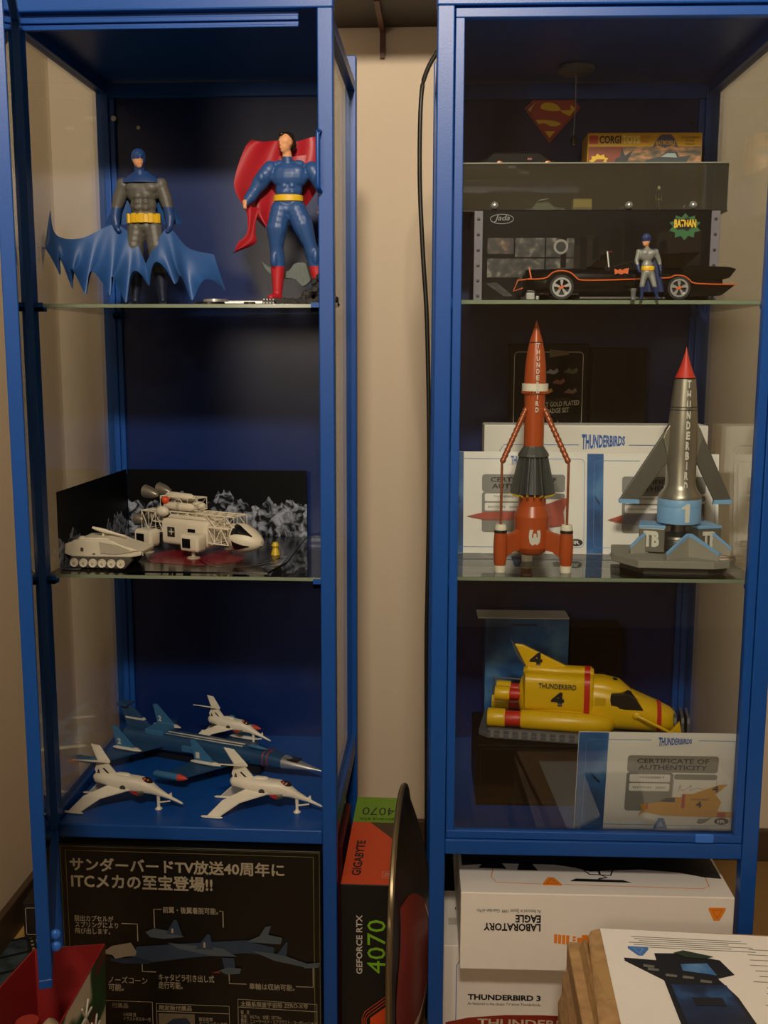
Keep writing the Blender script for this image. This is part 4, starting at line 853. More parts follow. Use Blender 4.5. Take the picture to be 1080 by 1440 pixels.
def head(c, s, face, tilt=0):
    """skull, jaw, nose, brow, ears; face = direction"""
    f = Vector(face).normalized(); r = Vector((-f.y, f.x, 0)).normalized(); c = Vector(c); up = Vector((0, 0, 1))
    sp = [(c+up*2*s, (9.4*s, 9.8*s, 10.4*s)), (c-up*4*s+f*1.6*s, (7.4*s, 7.6*s, 8.2*s)), (c-up*9.4*s+f*4.4*s, (4.0*s, 4.0*s, 3.0*s)),
          (c+f*9.6*s-up*1.6*s, (1.7*s, 1.7*s, 2.8*s)), (c+f*8.2*s+up*2.6*s, (4.6*s, 3.4*s, 1.6*s)), (c+f*7.6*s-up*6.2*s, (3.0*s, 2.4*s, 1.2*s)),
          (c+r*8.6*s-up*1*s, (1.6*s, 1.9*s, 2.8*s)), (c-r*8.6*s-up*1*s, (1.6*s, 1.9*s, 2.8*s))]
    return sp, f, r

# ------------------------------------------------------------------ small caped figure in front of the car
def small_caped():
    s = .00087
    t = thing('caped_figurine', 'small caped figurine in grey and blue standing before the black roadster', 'figurine', (.2530, .014, Z1), 0, 'R')
    q = lambda x, y, z: (x*s, y*s, z*s)
    sp = [(q(-2, 0, 60), (11*s, 6.5*s, 9*s)), (q(-5, -4, 62), (5*s, 3.5*s, 4.5*s)), (q(4, -4, 62), (5*s, 3.5*s, 4.5*s)), (q(-1, 0, 46), (8*s, 5.5*s, 8*s)), (q(0, 0, 37), (9*s, 6*s, 6*s)), (q(-13, 0, 64), 4.2*s), (q(10, 0, 64), 4.2*s)]
    ch = [([q(-2, 0, 68), q(-3, -1, 74)], [3.4*s, 3*s]),
          ([q(-13, 0, 64), q(-16, -1, 52), q(-13, -5, 40)], [4*s, 3.2*s, 2.4*s]), ([q(10, 0, 64), q(15, 0, 52), q(17, -2, 40)], [4*s, 3.2*s, 2.4*s]),
          ([q(-4, 0, 34), q(-7, -1, 20), q(-7, 0, 5)], [5*s, 3.8*s, 2.6*s]), ([q(5, 0, 34), q(9, -2, 20), q(14, 0, 5)], [5*s, 3.8*s, 2.6*s]),
          ([q(-7, 0, 2.5), q(-9, -6, 1.8)], [2.6*s, 1.8*s]), ([q(14, 0, 2.5), q(16, -6, 1.8)], [2.6*s, 1.8*s])]
    hs, hc = hand(q(-13, -5, 40), (.1, -.3, -1), 1, s*.62); sp += hs; ch += hc
    hs, hc = hand(q(17, -2, 40), (.05, -.1, -1), -1, s*.62); sp += hs; ch += hc
    hd, f, r = head(q(-4, -1, 80), s*.72, (-.6, -1, 0)); sp += hd
    me = skinned(sp, ch, .0009, 3)
    GR = mat('figure_silver_grey', '8d8c86', .4, .2); BL = mat('figure_blue', '1e2f5c', .45)
    def zone(c):
        x, y, z = c.x/s, c.y/s, c.z/s
        if z > 70: return 2 if (z < 77.5 and y < -3) else 1
        if z < 17 or (abs(x) > 11 and z < 47 and z > 25): return 1
        return 0
    o = link('body', zones(me, [GR, BL, SKIN], zone), t)
    part('belt', MB().loft([(0, 0, 0, 1, 1)]) if False else MB().lathe([(8.8*s, 39*s), (9.2*s, 40*s), (9.2*s, 44*s), (8.6*s, 45*s)], 20, (0, 0, 0), Matrix.Diagonal((1, .72, 1, 1))), mat('belt_yellow', 'e0b41e', .4), t, True)
    def cp(u, v):
        x = -10+22*u + v*(4+9*u); z = 69-58*v+4*math.sin(u*PI)*0; y = 4+3*v+1.8*math.sin(u*PI*4)*v
        return (x*s, y*s, z*s)
    part('cape', MB().grid(cp, 16, 12).grid(lambda u, v: (lambda p: (p[0], p[1]+.001, p[2]))(cp(u, v)), 16, 12), BL, t, True, angle=80)
    part('stand_peg', MB().lathe([(3.4*s, 0), (3.4*s, 10*s), (4*s, 11*s), (4*s, 15*s), (0, 15*s)], 14, (-19*s, -3*s, 0)), mat('peg_steel', '8a8a88', .35, .6), t, True)
small_caped()

# ------------------------------------------------------------------ two large caped statuettes on the top shelf of the open cabinet
def statue_grey():
    s = .00099; X0, Y0 = -.288, .150
    t = thing('caped_statuette', 'hooded caped statuette in grey and blue with a wide scalloped blue cape', 'figurine', (X0, Y0, Z1), 0, None, 'caped statuettes')
    q = lambda x, y, z: (x*s, y*s, z*s)
    sp = [(q(-3, 0, 165), (25*s, 14*s, 19*s)), (q(-13, -7, 170), (13*s, 6.5*s, 9*s)), (q(9, -7, 170), (13*s, 6.5*s, 9*s)), (q(-2, 0, 146), (20*s, 13*s, 16*s)), (q(-1, 0, 128), (22*s, 14*s, 14*s)), (q(-1, 0, 116), (22*s, 14*s, 12*s)),
          (q(-31, 1, 174), (10.5*s, 10*s, 12*s)), (q(24, 1, 174), (10.5*s, 10*s, 12*s)), (q(-20, 3, 178), (12*s, 8*s, 7*s)), (q(14, 3, 178), (12*s, 8*s, 7*s))]
    for i, zz_ in enumerate((157, 149, 141)):
        for sx in (-1, 1): sp.append((q(-2+sx*6, -10.5, zz_), (5.6*s, 4.6*s, 4.2*s)))
    ch = [([q(-4, 0, 180), q(-6, -2, 198)], [9*s, 7.5*s]),
          ([q(-32, 1, 172), q(-38, 2, 156), q(-42, 0, 142)], [9.5*s, 10*s, 7.5*s]), ([q(-42, 0, 142), q(-43, -5, 128), q(-40, -9, 115)], [7.8*s, 7.6*s, 5*s]),
          ([q(25, 1, 172), q(30, 2, 156), q(34, 0, 142)], [9.5*s, 10*s, 7.5*s]), ([q(34, 0, 142), q(38, -5, 128), q(38, -9, 115)], [7.8*s, 7.6*s, 5*s]),
          ([q(-13, 0, 112), q(-17, -3, 88), q(-14, -1, 62)], [14.5*s, 14*s, 9.5*s]), ([q(-14, -1, 62), q(-18, 3, 40), q(-19, 2, 10)], [9.5*s, 10*s, 6*s]), ([q(-19, 2, 5), q(-22, -14, 4)], [6*s, 4.5*s]),
          ([q(12, 0, 112), q(16, -3, 88), q(15, -1, 62)], [14.5*s, 14*s, 9.5*s]), ([q(15, -1, 62), q(20, 3, 40), q(22, 2, 10)], [9.5*s, 10*s, 6*s]), ([q(22, 2, 5), q(25, -14, 4)], [6*s, 4.5*s])]
    for p_, d_, sd in ((q(-40, -9, 115), (.35, -.3, -1), 1), (q(38, -9, 115), (-.1, -.2, -1), -1)):
        hs, hc = hand(p_, d_, sd, s*1.35); sp += hs; ch += hc
    hd, f, r = head(q(-6, -4, 211), s*1.15, (.55, -1, 0)); sp += hd
    me = skinned(sp, ch, .0012, 4)
    GR = mat('statue_grey', '5a574f', .5); BL = mat('statue_blue', '1f3f74', .45)
    def zone(c):
        x, y, z = c.x/s, c.y/s, c.z/s
        if z > 188: return 2 if (z < 209 and (x*.55-y)/1.14 > 7.2-4.4 and y < -10) else 1
        if z > 183: return 1
        if (x < -28 or x > 25) and z < 143 and z > 88: return 1
        if z < 50: return 3  # boots near black, the shade under the cape put into their colour
        return 0
    link('body', zones(me, [GR, BL, SKIN, mat('boot_cape_shade', '121c33', .5)], zone), t)
    bl = part('belt', MB().lathe([(21.5*s, 120*s), (23.6*s, 121*s), (23.6*s, 132*s), (21.5*s, 133*s)], 28, (-1*s, 0, 0), Matrix.Diagonal((1, .70, 1, 1))), mat('belt_yellow', 'e0b41e', .4), t, True)
    for a in (-62, -28, 0, 30, 62):
        M_ = Matrix.Translation((-1*s, 0, 0)) @ Matrix.Diagonal((1, .70, 1, 1)) @ Matrix.Rotation(math.radians(a-90), 4, 'Z')
        part('pouch', MB().box(23*s, 26.6*s, -3.6*s, 3.6*s, 120*s, 133.5*s, M_), mat('belt_yellow', 'e0b41e', .4), bl, False, .0006)
    # the cape: mantle on the shoulders, back sheet, two wide wings sweeping forward with a scalloped hem
    CAPE = mat('cape_blue', '2a5590', .48, 0, .08, 20)
    def wing(top, hem, depth, folds, nscal, lift):
        def fn(u, v):
            a = curve_at(top, u); b = curve_at(hem, u)
            ph = (u*nscal) % 1.0
            sc_ = lift*(math.sin(PI*ph)**1.5)*max(0, (v-.35)/.65)**1.6
            x = a[0]+(b[0]-a[0])*v; z = a[1]+(b[1]-a[1])*v + sc_
            w = math.sin(u*nscal*2*PI-PI/2)*folds*v*(.35+.65*v)
            y = a[2]+(b[2]-a[2])*v - w
            return q(x, y, z)
        return fn
    top_l = [(0, 3, -16, 62), (.18, -16, -12, 100), (.36, -46, -6, 118), (.62, -86, -30, 97), (.84, -112, -58, 99), (1, -116, -66, 131)]
    hem_l = [(0, 8, -32, 30), (.166, -24, -40, 6), (.333, -46, -44, 16), (.5, -80, -50, 17), (.666, -97, -56, 25), (.833, -112, -62, 44), (1, -134, -70, 50)]
    top_l = [(a, x, z, y) for a, x, y, z in top_l]; hem_l = [(a, x, z, y) for a, x, y, z in hem_l]
    top_r = [(0, 3, 62, -16), (.3, 22, 98, -13), (.5, 38, 112, -8), (.75, 62, 86, 0), (1, 96, 78, 16)]
    hem_r = [(0, 8, 30, -32), (.333, 46, 33, -34), (.5, 62, 12, -36), (.666, 70, 10, -30), (.85, 96, 10, -14), (1, 112, 26, 6)]
    def two_sided(fn, nu, nv, off=.0013):
        mb = MB().grid(fn, nu, nv); mb.grid(lambda u, v: (lambda p: (p[0], p[1]+off, p[2]))(fn(u, v)), nu, nv); return mb
    part('cape_wing', two_sided(wing(top_l, hem_l, 0, 12, 6, 32), 96, 24), CAPE, t, True, angle=85)
    part('cape_wing', two_sided(wing(top_r, hem_r, 0, 11, 3, 30), 60, 22), CAPE, t, True, angle=85)
    def back(u, v):
        a = -1+2*u
        x = -4+a*(34+14*v+10*v*v); z = 181-60*v-6*a*a*(1-v); y = 9+8*v-10*abs(a)**2+2.2*math.sin(u*PI*7)*v
        return q(x, y, z)
    part('cape_back', two_sided(back, 30, 16, .0015), CAPE, t, True, angle=85)
    part('mantle', MB().lathe([(31*s, 177*s), (28*s, 182*s), (18*s, 188*s), (10*s, 194*s)], 26, (-4*s, 1*s, 0), Matrix.Diagonal((1, .5, 1, 1))), BL, t, True)
    part('base_disc', MB().lathe([(0, 0), (44*s, 0), (44*s, 2.5*s), (41*s, 4*s), (0, 4*s)], 32, (0, 0, 0), Matrix.Diagonal((1, .7, 1, 1))), BLACK, t, True)
statue_grey()

def statue_red():
    s = .00101; X0, Y0 = -.0775, .130
    t = thing('caped_statuette', 'statuette in a blue suit with a flowing red cape and red boots on rocks', 'figurine', (X0, Y0, Z1), 0, None, 'caped statuettes')
    q = lambda x, y, z: (x*s, y*s, z*s)
    sp = [(q(2, 0, 178), (27*s, 15*s, 19*s)), (q(-7, -6, 184), (12*s, 6.5*s, 8.5*s)), (q(12, -6, 184), (12*s, 6.5*s, 8.5*s)), (q(1, 0, 160), (19*s, 12*s, 16*s)), (q(0, 0, 145), (18*s, 12*s, 11*s)), (q(0, 0, 134), (19.5*s, 12.5*s, 11*s)),
          (q(-25, 1, 188), (10.5*s, 10*s, 12*s)), (q(33, 1, 187), (10.5*s, 10*s, 12*s)), (q(-12, 3, 195), (10*s, 7*s, 6*s)), (q(14, 3, 195), (10*s, 7*s, 6*s))]
    for zz_ in (172, 164, 156):
        for sx in (-1, 1): sp.append((q(1+sx*5.4, -9.2, zz_), (5*s, 4*s, 4*s)))
    for x_, y_, z_, r_ in ((-18, -11, 112, (6, 5, 15)), (-10, -11, 108, (5, 5, 13)), (24, -11, 112, (6, 5, 15)), (17, -11, 110, (5, 5, 13)), (-20, -7, 66, (5, 5, 12)), (38, -6, 70, (5, 5, 12)), (-36, -8, 176, (6, 5, 8)), (44, -8, 174, (6, 5, 8))):
        sp.append((q(x_, y_, z_), tuple(v_*s for v_ in r_)))
    ch = [([q(0, 0, 195), q(-1, -2, 209)], [8*s, 6.6*s]),
          ([q(-27, 1, 186), q(-38, 1, 172), q(-46, -1, 160)], [11.5*s, 12*s, 8.8*s]), ([q(-46, -1, 160), q(-52, -6, 150), q(-58, -10, 142)], [8.8*s, 8.6*s, 5.2*s]),
          ([q(34, 1, 186), q(44, 2, 172), q(50, 0, 158)], [11.5*s, 12*s, 8.8*s]), ([q(50, 0, 158), q(50, -5, 146), q(47, -9, 134)], [8.8*s, 8.6*s, 5.2*s]),
          ([q(-11, 0, 132), q(-16, -3, 108), q(-17, -2, 84)], [15*s, 15*s, 10*s]), ([q(-17, -2, 84), q(-16, 3, 62), q(-17, 1, 20)], [9.8*s, 11*s, 7*s]), ([q(-17, 1, 14), q(-24, -12, 13)], [7*s, 5*s]),
          ([q(11, 0, 132), q(20, -3, 112), q(29, -2, 88)], [15*s, 15*s, 10*s]), ([q(29, -2, 88), q(35, 3, 68), q(43, 1, 26)], [9.8*s, 11*s, 7*s]), ([q(43, 1, 20), q(47, -12, 18)], [7*s, 5*s])]
    for p_, d_, sd in ((q(-58, -10, 142), (-.35, -.3, -1), 1), (q(47, -9, 134), (-.1, -.2, -1), -1)):
        hs, hc = hand(p_, d_, sd, s*1.2); sp += hs; ch += hc
    hd, f, r = head(q(-2, -3, 222), s*1.10, (-.75, -1, 0)); sp += hd
    me = skinned(sp, ch, .0012, 3)
    BL = mat('suit_blue', '2b4f86', .42); RD = mat('boot_red', 'b3202a', .4)
    def zone(c):
        x, y, z = c.x/s, c.y/s, c.z/s
        if z > 204: return 2
        if z < 56: return 1
        if x < -56 and z < 146: return 2
        if x > 38 and 105 < z < 138: return 2
        return 0
    link('body', zones(me, [BL, RD, SKIN], zone), t)
    part('hair', MB().ball(q(-.5, .5, 228.5), (10.9*s, 11.2*s, 9.2*s), 16, 10).ball(q(4, 4, 221), (8*s, 8*s, 9*s), 14, 9).ball(q(-7, -7, 233), (4.5*s, 4.5*s, 3.5*s), 10, 7), mat('dark_hair', '1c1510', .4), t, True)
    part('belt', MB().lathe([(19.2*s, 144*s), (20.8*s, 145*s), (20.8*s, 152*s), (19*s, 153*s)], 28, (0, 0, 0), Matrix.Diagonal((1, .68, 1, 1))), mat('belt_yellow', 'e0b41e', .4), t, True)
    CR = mat('cape_red', 'a81c28', .42, 0, .08, 15)
    L_ = [(0, -54, 232), (.15, -64, 222), (.35, -77, 192), (.55, -81, 168), (.75, -68, 142), (.88, -54, 128), (1, -38, 112)]
    R_ = [(0, 46, 236), (.15, 52, 222), (.35, 54, 198), (.55, 40, 170), (.75, 18, 140), (.88, -2, 126), (1, -14, 112)]
    def cape(u, v):
        a, b = curve_at(L_, v), curve_at(R_, v)
        x = a[0]+(b[0]-a[0])*u; z = a[1]+(b[1]-a[1])*u - 7*math.sin(u*PI)*(1-v)
        y = 22 - 12*math.sin(u*PI) + 6*math.sin(u*PI*4+v*2.2) - 16*max(0, .35-u)*(v) + 6*v
        return q(x, y, z)
    mb = MB().grid(cape, 54, 40); mb.grid(lambda u, v: (lambda p: (p[0], p[1]+.0014, p[2]))(cape(u, v)), 54, 40)
    part('cape', mb, CR, t, True, angle=85)
    TL = [(0, -60, 140), (.3, -57, 120), (.6, -60, 100), (.8, -72, 90), (1, -79, 74)]
    TR = [(0, -38, 134), (.3, -44, 118), (.6, -46, 102), (.8, -47, 88), (1, -76, 76)]
    def tail(u, v):
        a, b = curve_at(TL, v), curve_at(TR, v)
        return q(a[0]+(b[0]-a[0])*u, -8+6*v+5*math.sin(u*PI*1.5+v*2), a[1]+(b[1]-a[1])*u)
    mb = MB().grid(tail, 12, 22); mb.grid(lambda u, v: (lambda p: (p[0], p[1]+.0014, p[2]))(tail(u, v)), 12, 22)
    part('cape_tail', mb, CR, t, True, angle=85)
    def drape(u, v):
        x = -26+54*u; z = 204-10*v-8*math.sin(u*PI)*(.4+v); y = 10-16*math.sin(u*PI)**2*(0)+3*math.sin(u*PI*5)*.6
        return q(x, 8+y*.3, z+6)
    part('cape_collar', MB().grid(drape, 20, 4), CR, t, True)
    # rock heap and a grey broken slab
    rnd = random.Random(5); rb = MB()
    for i in range(120):
        x = rnd.uniform(-6, 66); y = rnd.uniform(-20, 14); h = max(3, 50*math.exp(-((x-42)/22)**2) - abs(y)*.35)
        z = rnd.uniform(2, max(4, h)); r_ = rnd.uniform(4.5, 8.5)
        M_ = Matrix.Translation(q(x, y, max(r_*.7, z-r_*.5))) @ Matrix.Rotation(rnd.uniform(0, 6), 4, (rnd.random(), rnd.random(), rnd.random()+.1))
        rb.ball((0, 0, 0), (r_*s, r_*.75*s, r_*.8*s), 6, 4, M_)
    part('rock_heap', rb, mat('rock_grey', '2c2b29', .75, 0, .3, 80, .6, 300), t)
    slab = sc(smoothed([(362, 358), (372, 366), (384, 368), (400, 372), (408, 362), (420, 360), (432, 364), (438, 376), (430, 388), (420, 394), (410, 384), (396, 382), (384, 380), (374, 376), (366, 368), (362, 358)], 2), 405, 424, s)
    part('broken_slab', MB().prism(slab, .024, .034), mat('slab_grey', '5d6660', .6, 0, .15, 60, .3), t, False, .001)
    part('foot_block', MB().prism(sc([(376, 424), (377, 414), (384, 411), (400, 413), (403, 424)], 405, 424, s), -.018, .014), mat('rock_grey', '2c2b29', .75, 0, .3, 80, .6, 300), t, False, .002)
statue_red()

# flat metal ornament on the shelf edge
t = thing('metal_ornament', 'flat dark metal chain ornament lying at the shelf edge before the red-caped statuette', 'ornament', (-.137, .050, Z1))
def ring(r0, r1, h, c): return MB().lathe([(r0, 0), (r1, .0005), (r1, h), (r0, h+.0005), (r0, 0)], 36, c)
part('large_ring', ring(.014, .023, .0032, (-.036, .004, 0)), DARKMETAL, t, True)
part('large_ring', ring(.013, .017, .0040, (-.030, .004, .0034)), CHROME, t, True)
part('link_bar', MB().box(-.018, .036, -.006, -.001, .0012, .0042).box(-.018, .036, .006, .010, .0030, .0060), CHROME, t, False, .0008)
part('small_ring', ring(.009, .0145, .0034, (.018, .006, 0)), DARKMETAL, t, True)
part('clasp', MB().box(.036, .052, -.008, .010, .0, .006), DARKMETAL, t, False, .001)
for i in range(4):
    part('stud', MB().ball((.038+i*.0042, -.008, .0066), .0017, 10, 7).ball((.038+i*.0042, -.008, .0020), .0016, 10, 7), CHROME, t, True)

# ------------------------------------------------------------------ moon diorama on the middle shelf of the open cabinet
t = thing('moon_backdrop', 'black card backdrop printed with a rocky moonscape, standing on the middle shelf', 'backdrop', (0, 0, Z2_L))
part('back_card', MB().box(-.385, -.082, .334, .3355, .0005, .112), ridge_print('ridge_back', -.010, .135), t)
sd = part('side_card', MB().add([(-.396, .045, .0005), (-.386, .334, .0005), (-.386, .334, .112), (-.396, .045, .112), (-.3975, .045, .0005), (-.3875, .3355, .0005), (-.3875, .3355, .112), (-.3975, .045, .112)], [(0, 1, 2, 3), (4, 7, 6, 5), (0, 3, 7, 4), (1, 5, 6, 2), (3, 2, 6, 7), (0, 4, 5, 1)]), ridge_print('ridge_side', -.03, .13, 'Y'), t)
mt = thing('moon_mat', 'glossy black printed ground sheet with a red patch and grey ring, under the white models', 'mat', (0, 0, Z2_L+.0002))
part('sheet', MB().prism([(-.393, .043), (-.100, .043), (-.084, .12), (-.083, .330), (-.384, .330)], 0, .0012, 'xy'), mat('gloss_black_sheet', '0f0d0e', .16, 0, .3, 20), mt)
patch(mt, 'red_patch', smoothed([(-.28, .10), (-.22, .088), (-.17, .10), (-.15, .14), (-.18, .20), (-.25, .22), (-.29, .18), (-.295, .13), (-.28, .10)], 3)[:-1], .0013, mat('maroon_print', '7a1622', .25), 'top')
outline(mt, 'ring_line', [(-.16+.062*math.cos(a*PI/24), .165+.090*math.sin(a*PI/24)) for a in range(-20, 21)], .0022, .0016, mat('ring_print', '77726c', .3), 'top', False)
outline(mt, 'ring_line', [(-.16+.054*math.cos(a*PI/24), .165+.080*math.sin(a*PI/24)) for a in range(-20, 21)], .0010, .0016, mat('ring_print', '77726c', .3), 'top', False)
for pts in ([(-.395, .045), (-.372, .045), (-.378, .085), (-.392, .12)], [(-.115, .08), (-.100, .05), (-.090, .10), (-.088, .18), (-.10, .15)]):
    patch(mt, 'rock_print', [(x*1.0+.004, y) if x < -.3 else (x, y) for x, y in pts], .0013, ramp_mat('crag_print', [(0.4, '14161a'), (0.55, '6d727d'), (0.68, 'a9aeb8')], 70, .3, 6), 'top')

IV = mat('ivory_plastic', 'd9cfb6', .45, 0, .05, 60); IV2 = mat('ivory_plastic_grey', 'b3aa94', .5, 0, .06, 60); GLZ = mat('black_window', '121214', .2)
# tracked vehicle
kt = .00104
tk = thing('model_tank', 'ivory tracked model vehicle with a roof gun, on the moon mat', 'model tank', (-.336, .082, Z2_L+.0016), math.radians(-4))
def T2(pts): return sc(pts, 157, 787, kt)
part('hull', MB().prism(T2([(101, 768), (103, 754), (112, 752), (122, 748), (168, 748), (182, 754), (204, 760), (212, 762), (211, 768), (196, 771), (112, 772)]), -.026, .026), IV, tk, False, .0015)
part('upper_deck', MB().prism(T2([(118, 750), (124, 746), (160, 746), (170, 750)]), -.020, .020), IV, tk, False, .0015)
part('front_panel', MB().prism(T2([(152, 750), (154, 766), (176, 767), (200, 763), (180, 755)]), -.0275, -.0255), IV2, tk)
part('hatch', MB().box(-.033, -.029, -.0268, -.0255, .024, .029), mat('brown_hatch', '4a3626', .5), tk)
for i, (u, v_) in enumerate(((142, 768), (165, 767), (190, 764))):
    part('vent', MB().box((u-157)*kt, (u-153)*kt, -.0268, -.0255, (787-v_)*kt, (787-v_)*kt+.0015), mat('dark_vent', '3a342c', .5), tk)
for s_ in (-1, 1):
    y0 = s_*.024
    part('track', MB().prism(T2([(112, 772), (108, 778), (116, 787), (188, 787), (198, 776), (196, 771)]), y0-.005, y0+.005), mat('track_dark', '4a453c', .6), tk, False, .0015)
    for i in range(6):
        u = 117 + i*13.3
        M_ = Matrix.Translation(((u-157)*kt, y0+s_*.0052, .0078)) @ Matrix.Rotation(-s_*PI/2, 4, 'X')
        w_ = part('road_wheel', MB().lathe([(.0060, -.001), (.0063, 0), (.0063, .0022), (.0055, .003), (.0045, .002), (0, .002)], 20, (0, 0, 0), M_), IV, tk, True)
        part('wheel_hub', MB().lathe([(.0018, .002), (.0018, .0034), (0, .0036)], 12, (0, 0, 0), M_), IV2, w_, True)
for (u, v_, r) in ((106, 757, 4.5), (114, 753, 4), (124, 748, 4.5), (105, 765, 4)):
    part('stowage', MB().ball(((u-157)*kt, -.016, (787-v_)*kt), (r*1.2*kt, .007, r*.8*kt), 12, 8), IV, tk, True)
gp = part('gun_post', MB().lathe([(.0026, (787-748)*kt), (.0018, (787-744)*kt), (.0018, (787-739)*kt), (.003, (787-738)*kt)], 12, ((148-157)*kt, 0, 0)), IV, tk, True)
part('gun_barrel', MB().tube([((135-157)*kt, -.006, (787-734)*kt), ((144-157)*kt, -.004, (787-737)*kt), ((152-157)*kt, -.003, (787-739)*kt), ((166-157)*kt, .0, (787-743)*kt), ((180-157)*kt, .003, (787-747)*kt)], [.0016, .0030, .0030, .0018, .0008], 10), IV, gp, True)
part('side_rail', MB().tube([((196-157)*kt, -.027, (787-762)*kt), ((214-157)*kt, -.027, (787-760)*kt), ((214-157)*kt, -.027, (787-768)*kt)], .0007, 6), IV, tk)

# white lattice spacecraft
sp_ = thing('model_spaceship', 'ivory lattice model spaceship with a pointed nose pod and booster tubes, on the moon mat', 'spaceship', (-.235, .190, Z2_L+.0016), math.radians(-26))
def truss(mb, x0, x1, y0, y1, z0, z1, n, r=.0011):
    for y in (y0, y1):
        for z in (z0, z1): mb.tube([(x0, y, z), (x1, y, z)], r, 6)
    for i in range(n+1):
        x = x0+(x1-x0)*i/n
        mb.tube([(x, y0, z0), (x, y0, z1), (x, y1, z1), (x, y1, z0), (x, y0, z0)], r*.8, 6)
        if i < n:
            xn = x0+(x1-x0)*(i+1)/n
            mb.tube([(x, y0, z0 if i % 2 else z1), (xn, y0, z1 if i % 2 else z0)], r*.7, 6); mb.tube([(x, y1, z0 if i % 2 else z1), (xn, y1, z1 if i % 2 else z0)], r*.7, 6)
            mb.tube([(x, y0, z1), (xn, y1, z1)], r*.7, 6)
    return mb
part('spine_lattice', truss(MB(), -.075, .085, -.016, .016, .044, .062, 9), IV, sp_)
part('nose_lattice', truss(MB(), .040, .078, -.022, .022, .020, .044, 3), IV, sp_)
part('tail_lattice', truss(MB(), -.092, -.050, -.020, .020, .030, .060, 3), IV, sp_)
pod = part('centre_pod', MB().loft([(-.046, 0, .032, .024, .018, 6), (-.044, 0, .032, .027, .021, 6), (.036, 0, .032, .027, .021, 6), (.040, 0, .032, .022, .017, 6)], 28), IV, sp_, True, angle=35)
part('pod_roof', MB().prism([(-.040, .053), (-.034, .058), (.028, .058), (.036, .053)], -.020, .020), IV, pod, False, .001)
for x in (-.026, .014): part('pod_emblem', MB().box(x-.008, x+.006, -.0278, -.0266, .025, .040), GLZ, pod)
part('pod_emblem_mark', MB().box(-.0305, -.0215, -.0282, -.0276, .0322, .0338, Matrix.Translation((0, 0, 0))).box(-.0268, -.0252, -.0282, -.0276, .0285, .0375), IV, pod)
ns = part('nose_pod', MB().loft([(.074, 0, .030, .016, .014), (.080, 0, .030, .023, .021), (.092, 0, .029, .025, .022), (.106, 0, .027, .021, .017), (.118, 0, .025, .013, .010), (.124, 0, .024, .005, .004)], 24), IV, sp_, True)
_NP = [(.074, .030, .016, .014), (.080, .030, .023, .021), (.092, .029, .025, .022), (.106, .027, .021, .017), (.118, .025, .013, .010), (.124, .024, .005, .004)]
def nose_pt(x, a, k_=1.03):
    for p0, p1 in zip(_NP[:-1], _NP[1:]):
        if x <= p1[0]:
            f_ = (x-p0[0])/(p1[0]-p0[0]); c_, ry_, rz_ = [p0[i]+(p1[i]-p0[i])*f_ for i in (1, 2, 3)]
            return (x, ry_*math.cos(a)*k_, c_+rz_*math.sin(a)*k_)
for s_ in (-1, 1):
    A0 = PI/2+s_*(-PI/2)
    def win(u, v, lo, hi, x0, x1):
        x = x0+(x1-x0)*u; wdt = (1-.86*u)
        a = (lo+hi)/2+(hi-lo)*(v-.5)*wdt
        return nose_pt(x, PI/2 - s_*a)
    part('nose_window', MB().grid(lambda u, v: win(u, v, math.radians(14), math.radians(72), .083, .114), 8, 6), GLZ, ns)
    part('nose_window', MB().grid(lambda u, v: win(u, v, math.radians(92), math.radians(135), .086, .112), 8, 6), GLZ, ns)
    for x in (-.060, .030):
        lp = part('leg_pod', MB().loft([(x-.016, s_*.044, .024, .009, .010, 5), (x-.014, s_*.044, .024, .012, .013, 5), (x+.014, s_*.044, .024, .012, .013, 5), (x+.017, s_*.044, .024, .008, .009, 5)], 22), IV, sp_, True, angle=35)
        part('pod_emblem', MB().box(x-.011, x+.004, s_*.0562-.0004, s_*.0562+.0004, .017, .031), GLZ, lp)
        part('pod_strut', MB().box(x-.006, x+.006, min(s_*.022, s_*.034), max(s_*.022, s_*.034), .022, .030), IV2, lp)
        part('landing_foot', MB().lathe([(.010, 0), (.010, .0015), (.003, .003), (.0028, .013), (.0045, .014)], 16, (x, s_*.044, 0)), IV2, lp, True)
for s_ in (-1, 1):
    tb = part('booster_tube', MB().loft([(-.052, s_*.012, .070, .003, .003), (-.048, s_*.012, .070, .0062, .0062), (.002, s_*.012, .070, .0062, .0062), (.008, s_*.012, .070, .0030, .0030)], 18), IV, sp_, True)
    part('tube_band', MB().loft([(-.024, s_*.012, .070, .0068, .0068), (-.019, s_*.012, .070, .0068, .0068)], 18), IV2, tb, True)
    part('engine_bell', MB().loft([(-.062, s_*.016, .086, .0030, .0030), (-.066, s_*.016, .087, .0055, .0055), (-.074, s_*.016, .0885, .0085, .0085), (-.086, s_*.016, .090, .0105, .0105)], 20), mat('bell_metal', '8c8474', .35, .6), sp_, True)
    part('engine_bell', MB().loft([(-.092, s_*.014, .044, .005, .005), (-.098, s_*.014, .044, .009, .009), (-.108, s_*.014, .044, .010, .010)], 20), mat('bell_metal', '8c8474', .35, .6), sp_, True)
    part('fuel_tank', MB().ball((-.044, s_*.026, .063), (.012, .008, .008), 16, 10), IV, sp_, True)
part('booster_tube', MB().loft([(-.056, 0, .084, .004, .004), (-.052, 0, .084, .0062, .0062), (-.010, 0, .083, .0062, .0062), (-.003, 0, .083, .0035, .0035)], 18), IV, sp_, True)
part('booster_frame', truss(MB(), -.060, .012, -.012, .012, .066, .084, 4, .0009), IV, sp_)
part('orange_ball', MB().ball((-.046, -.016, .079), .0062, 14, 9), mat('signal_orange', 'd8481c', .4), sp_, True)
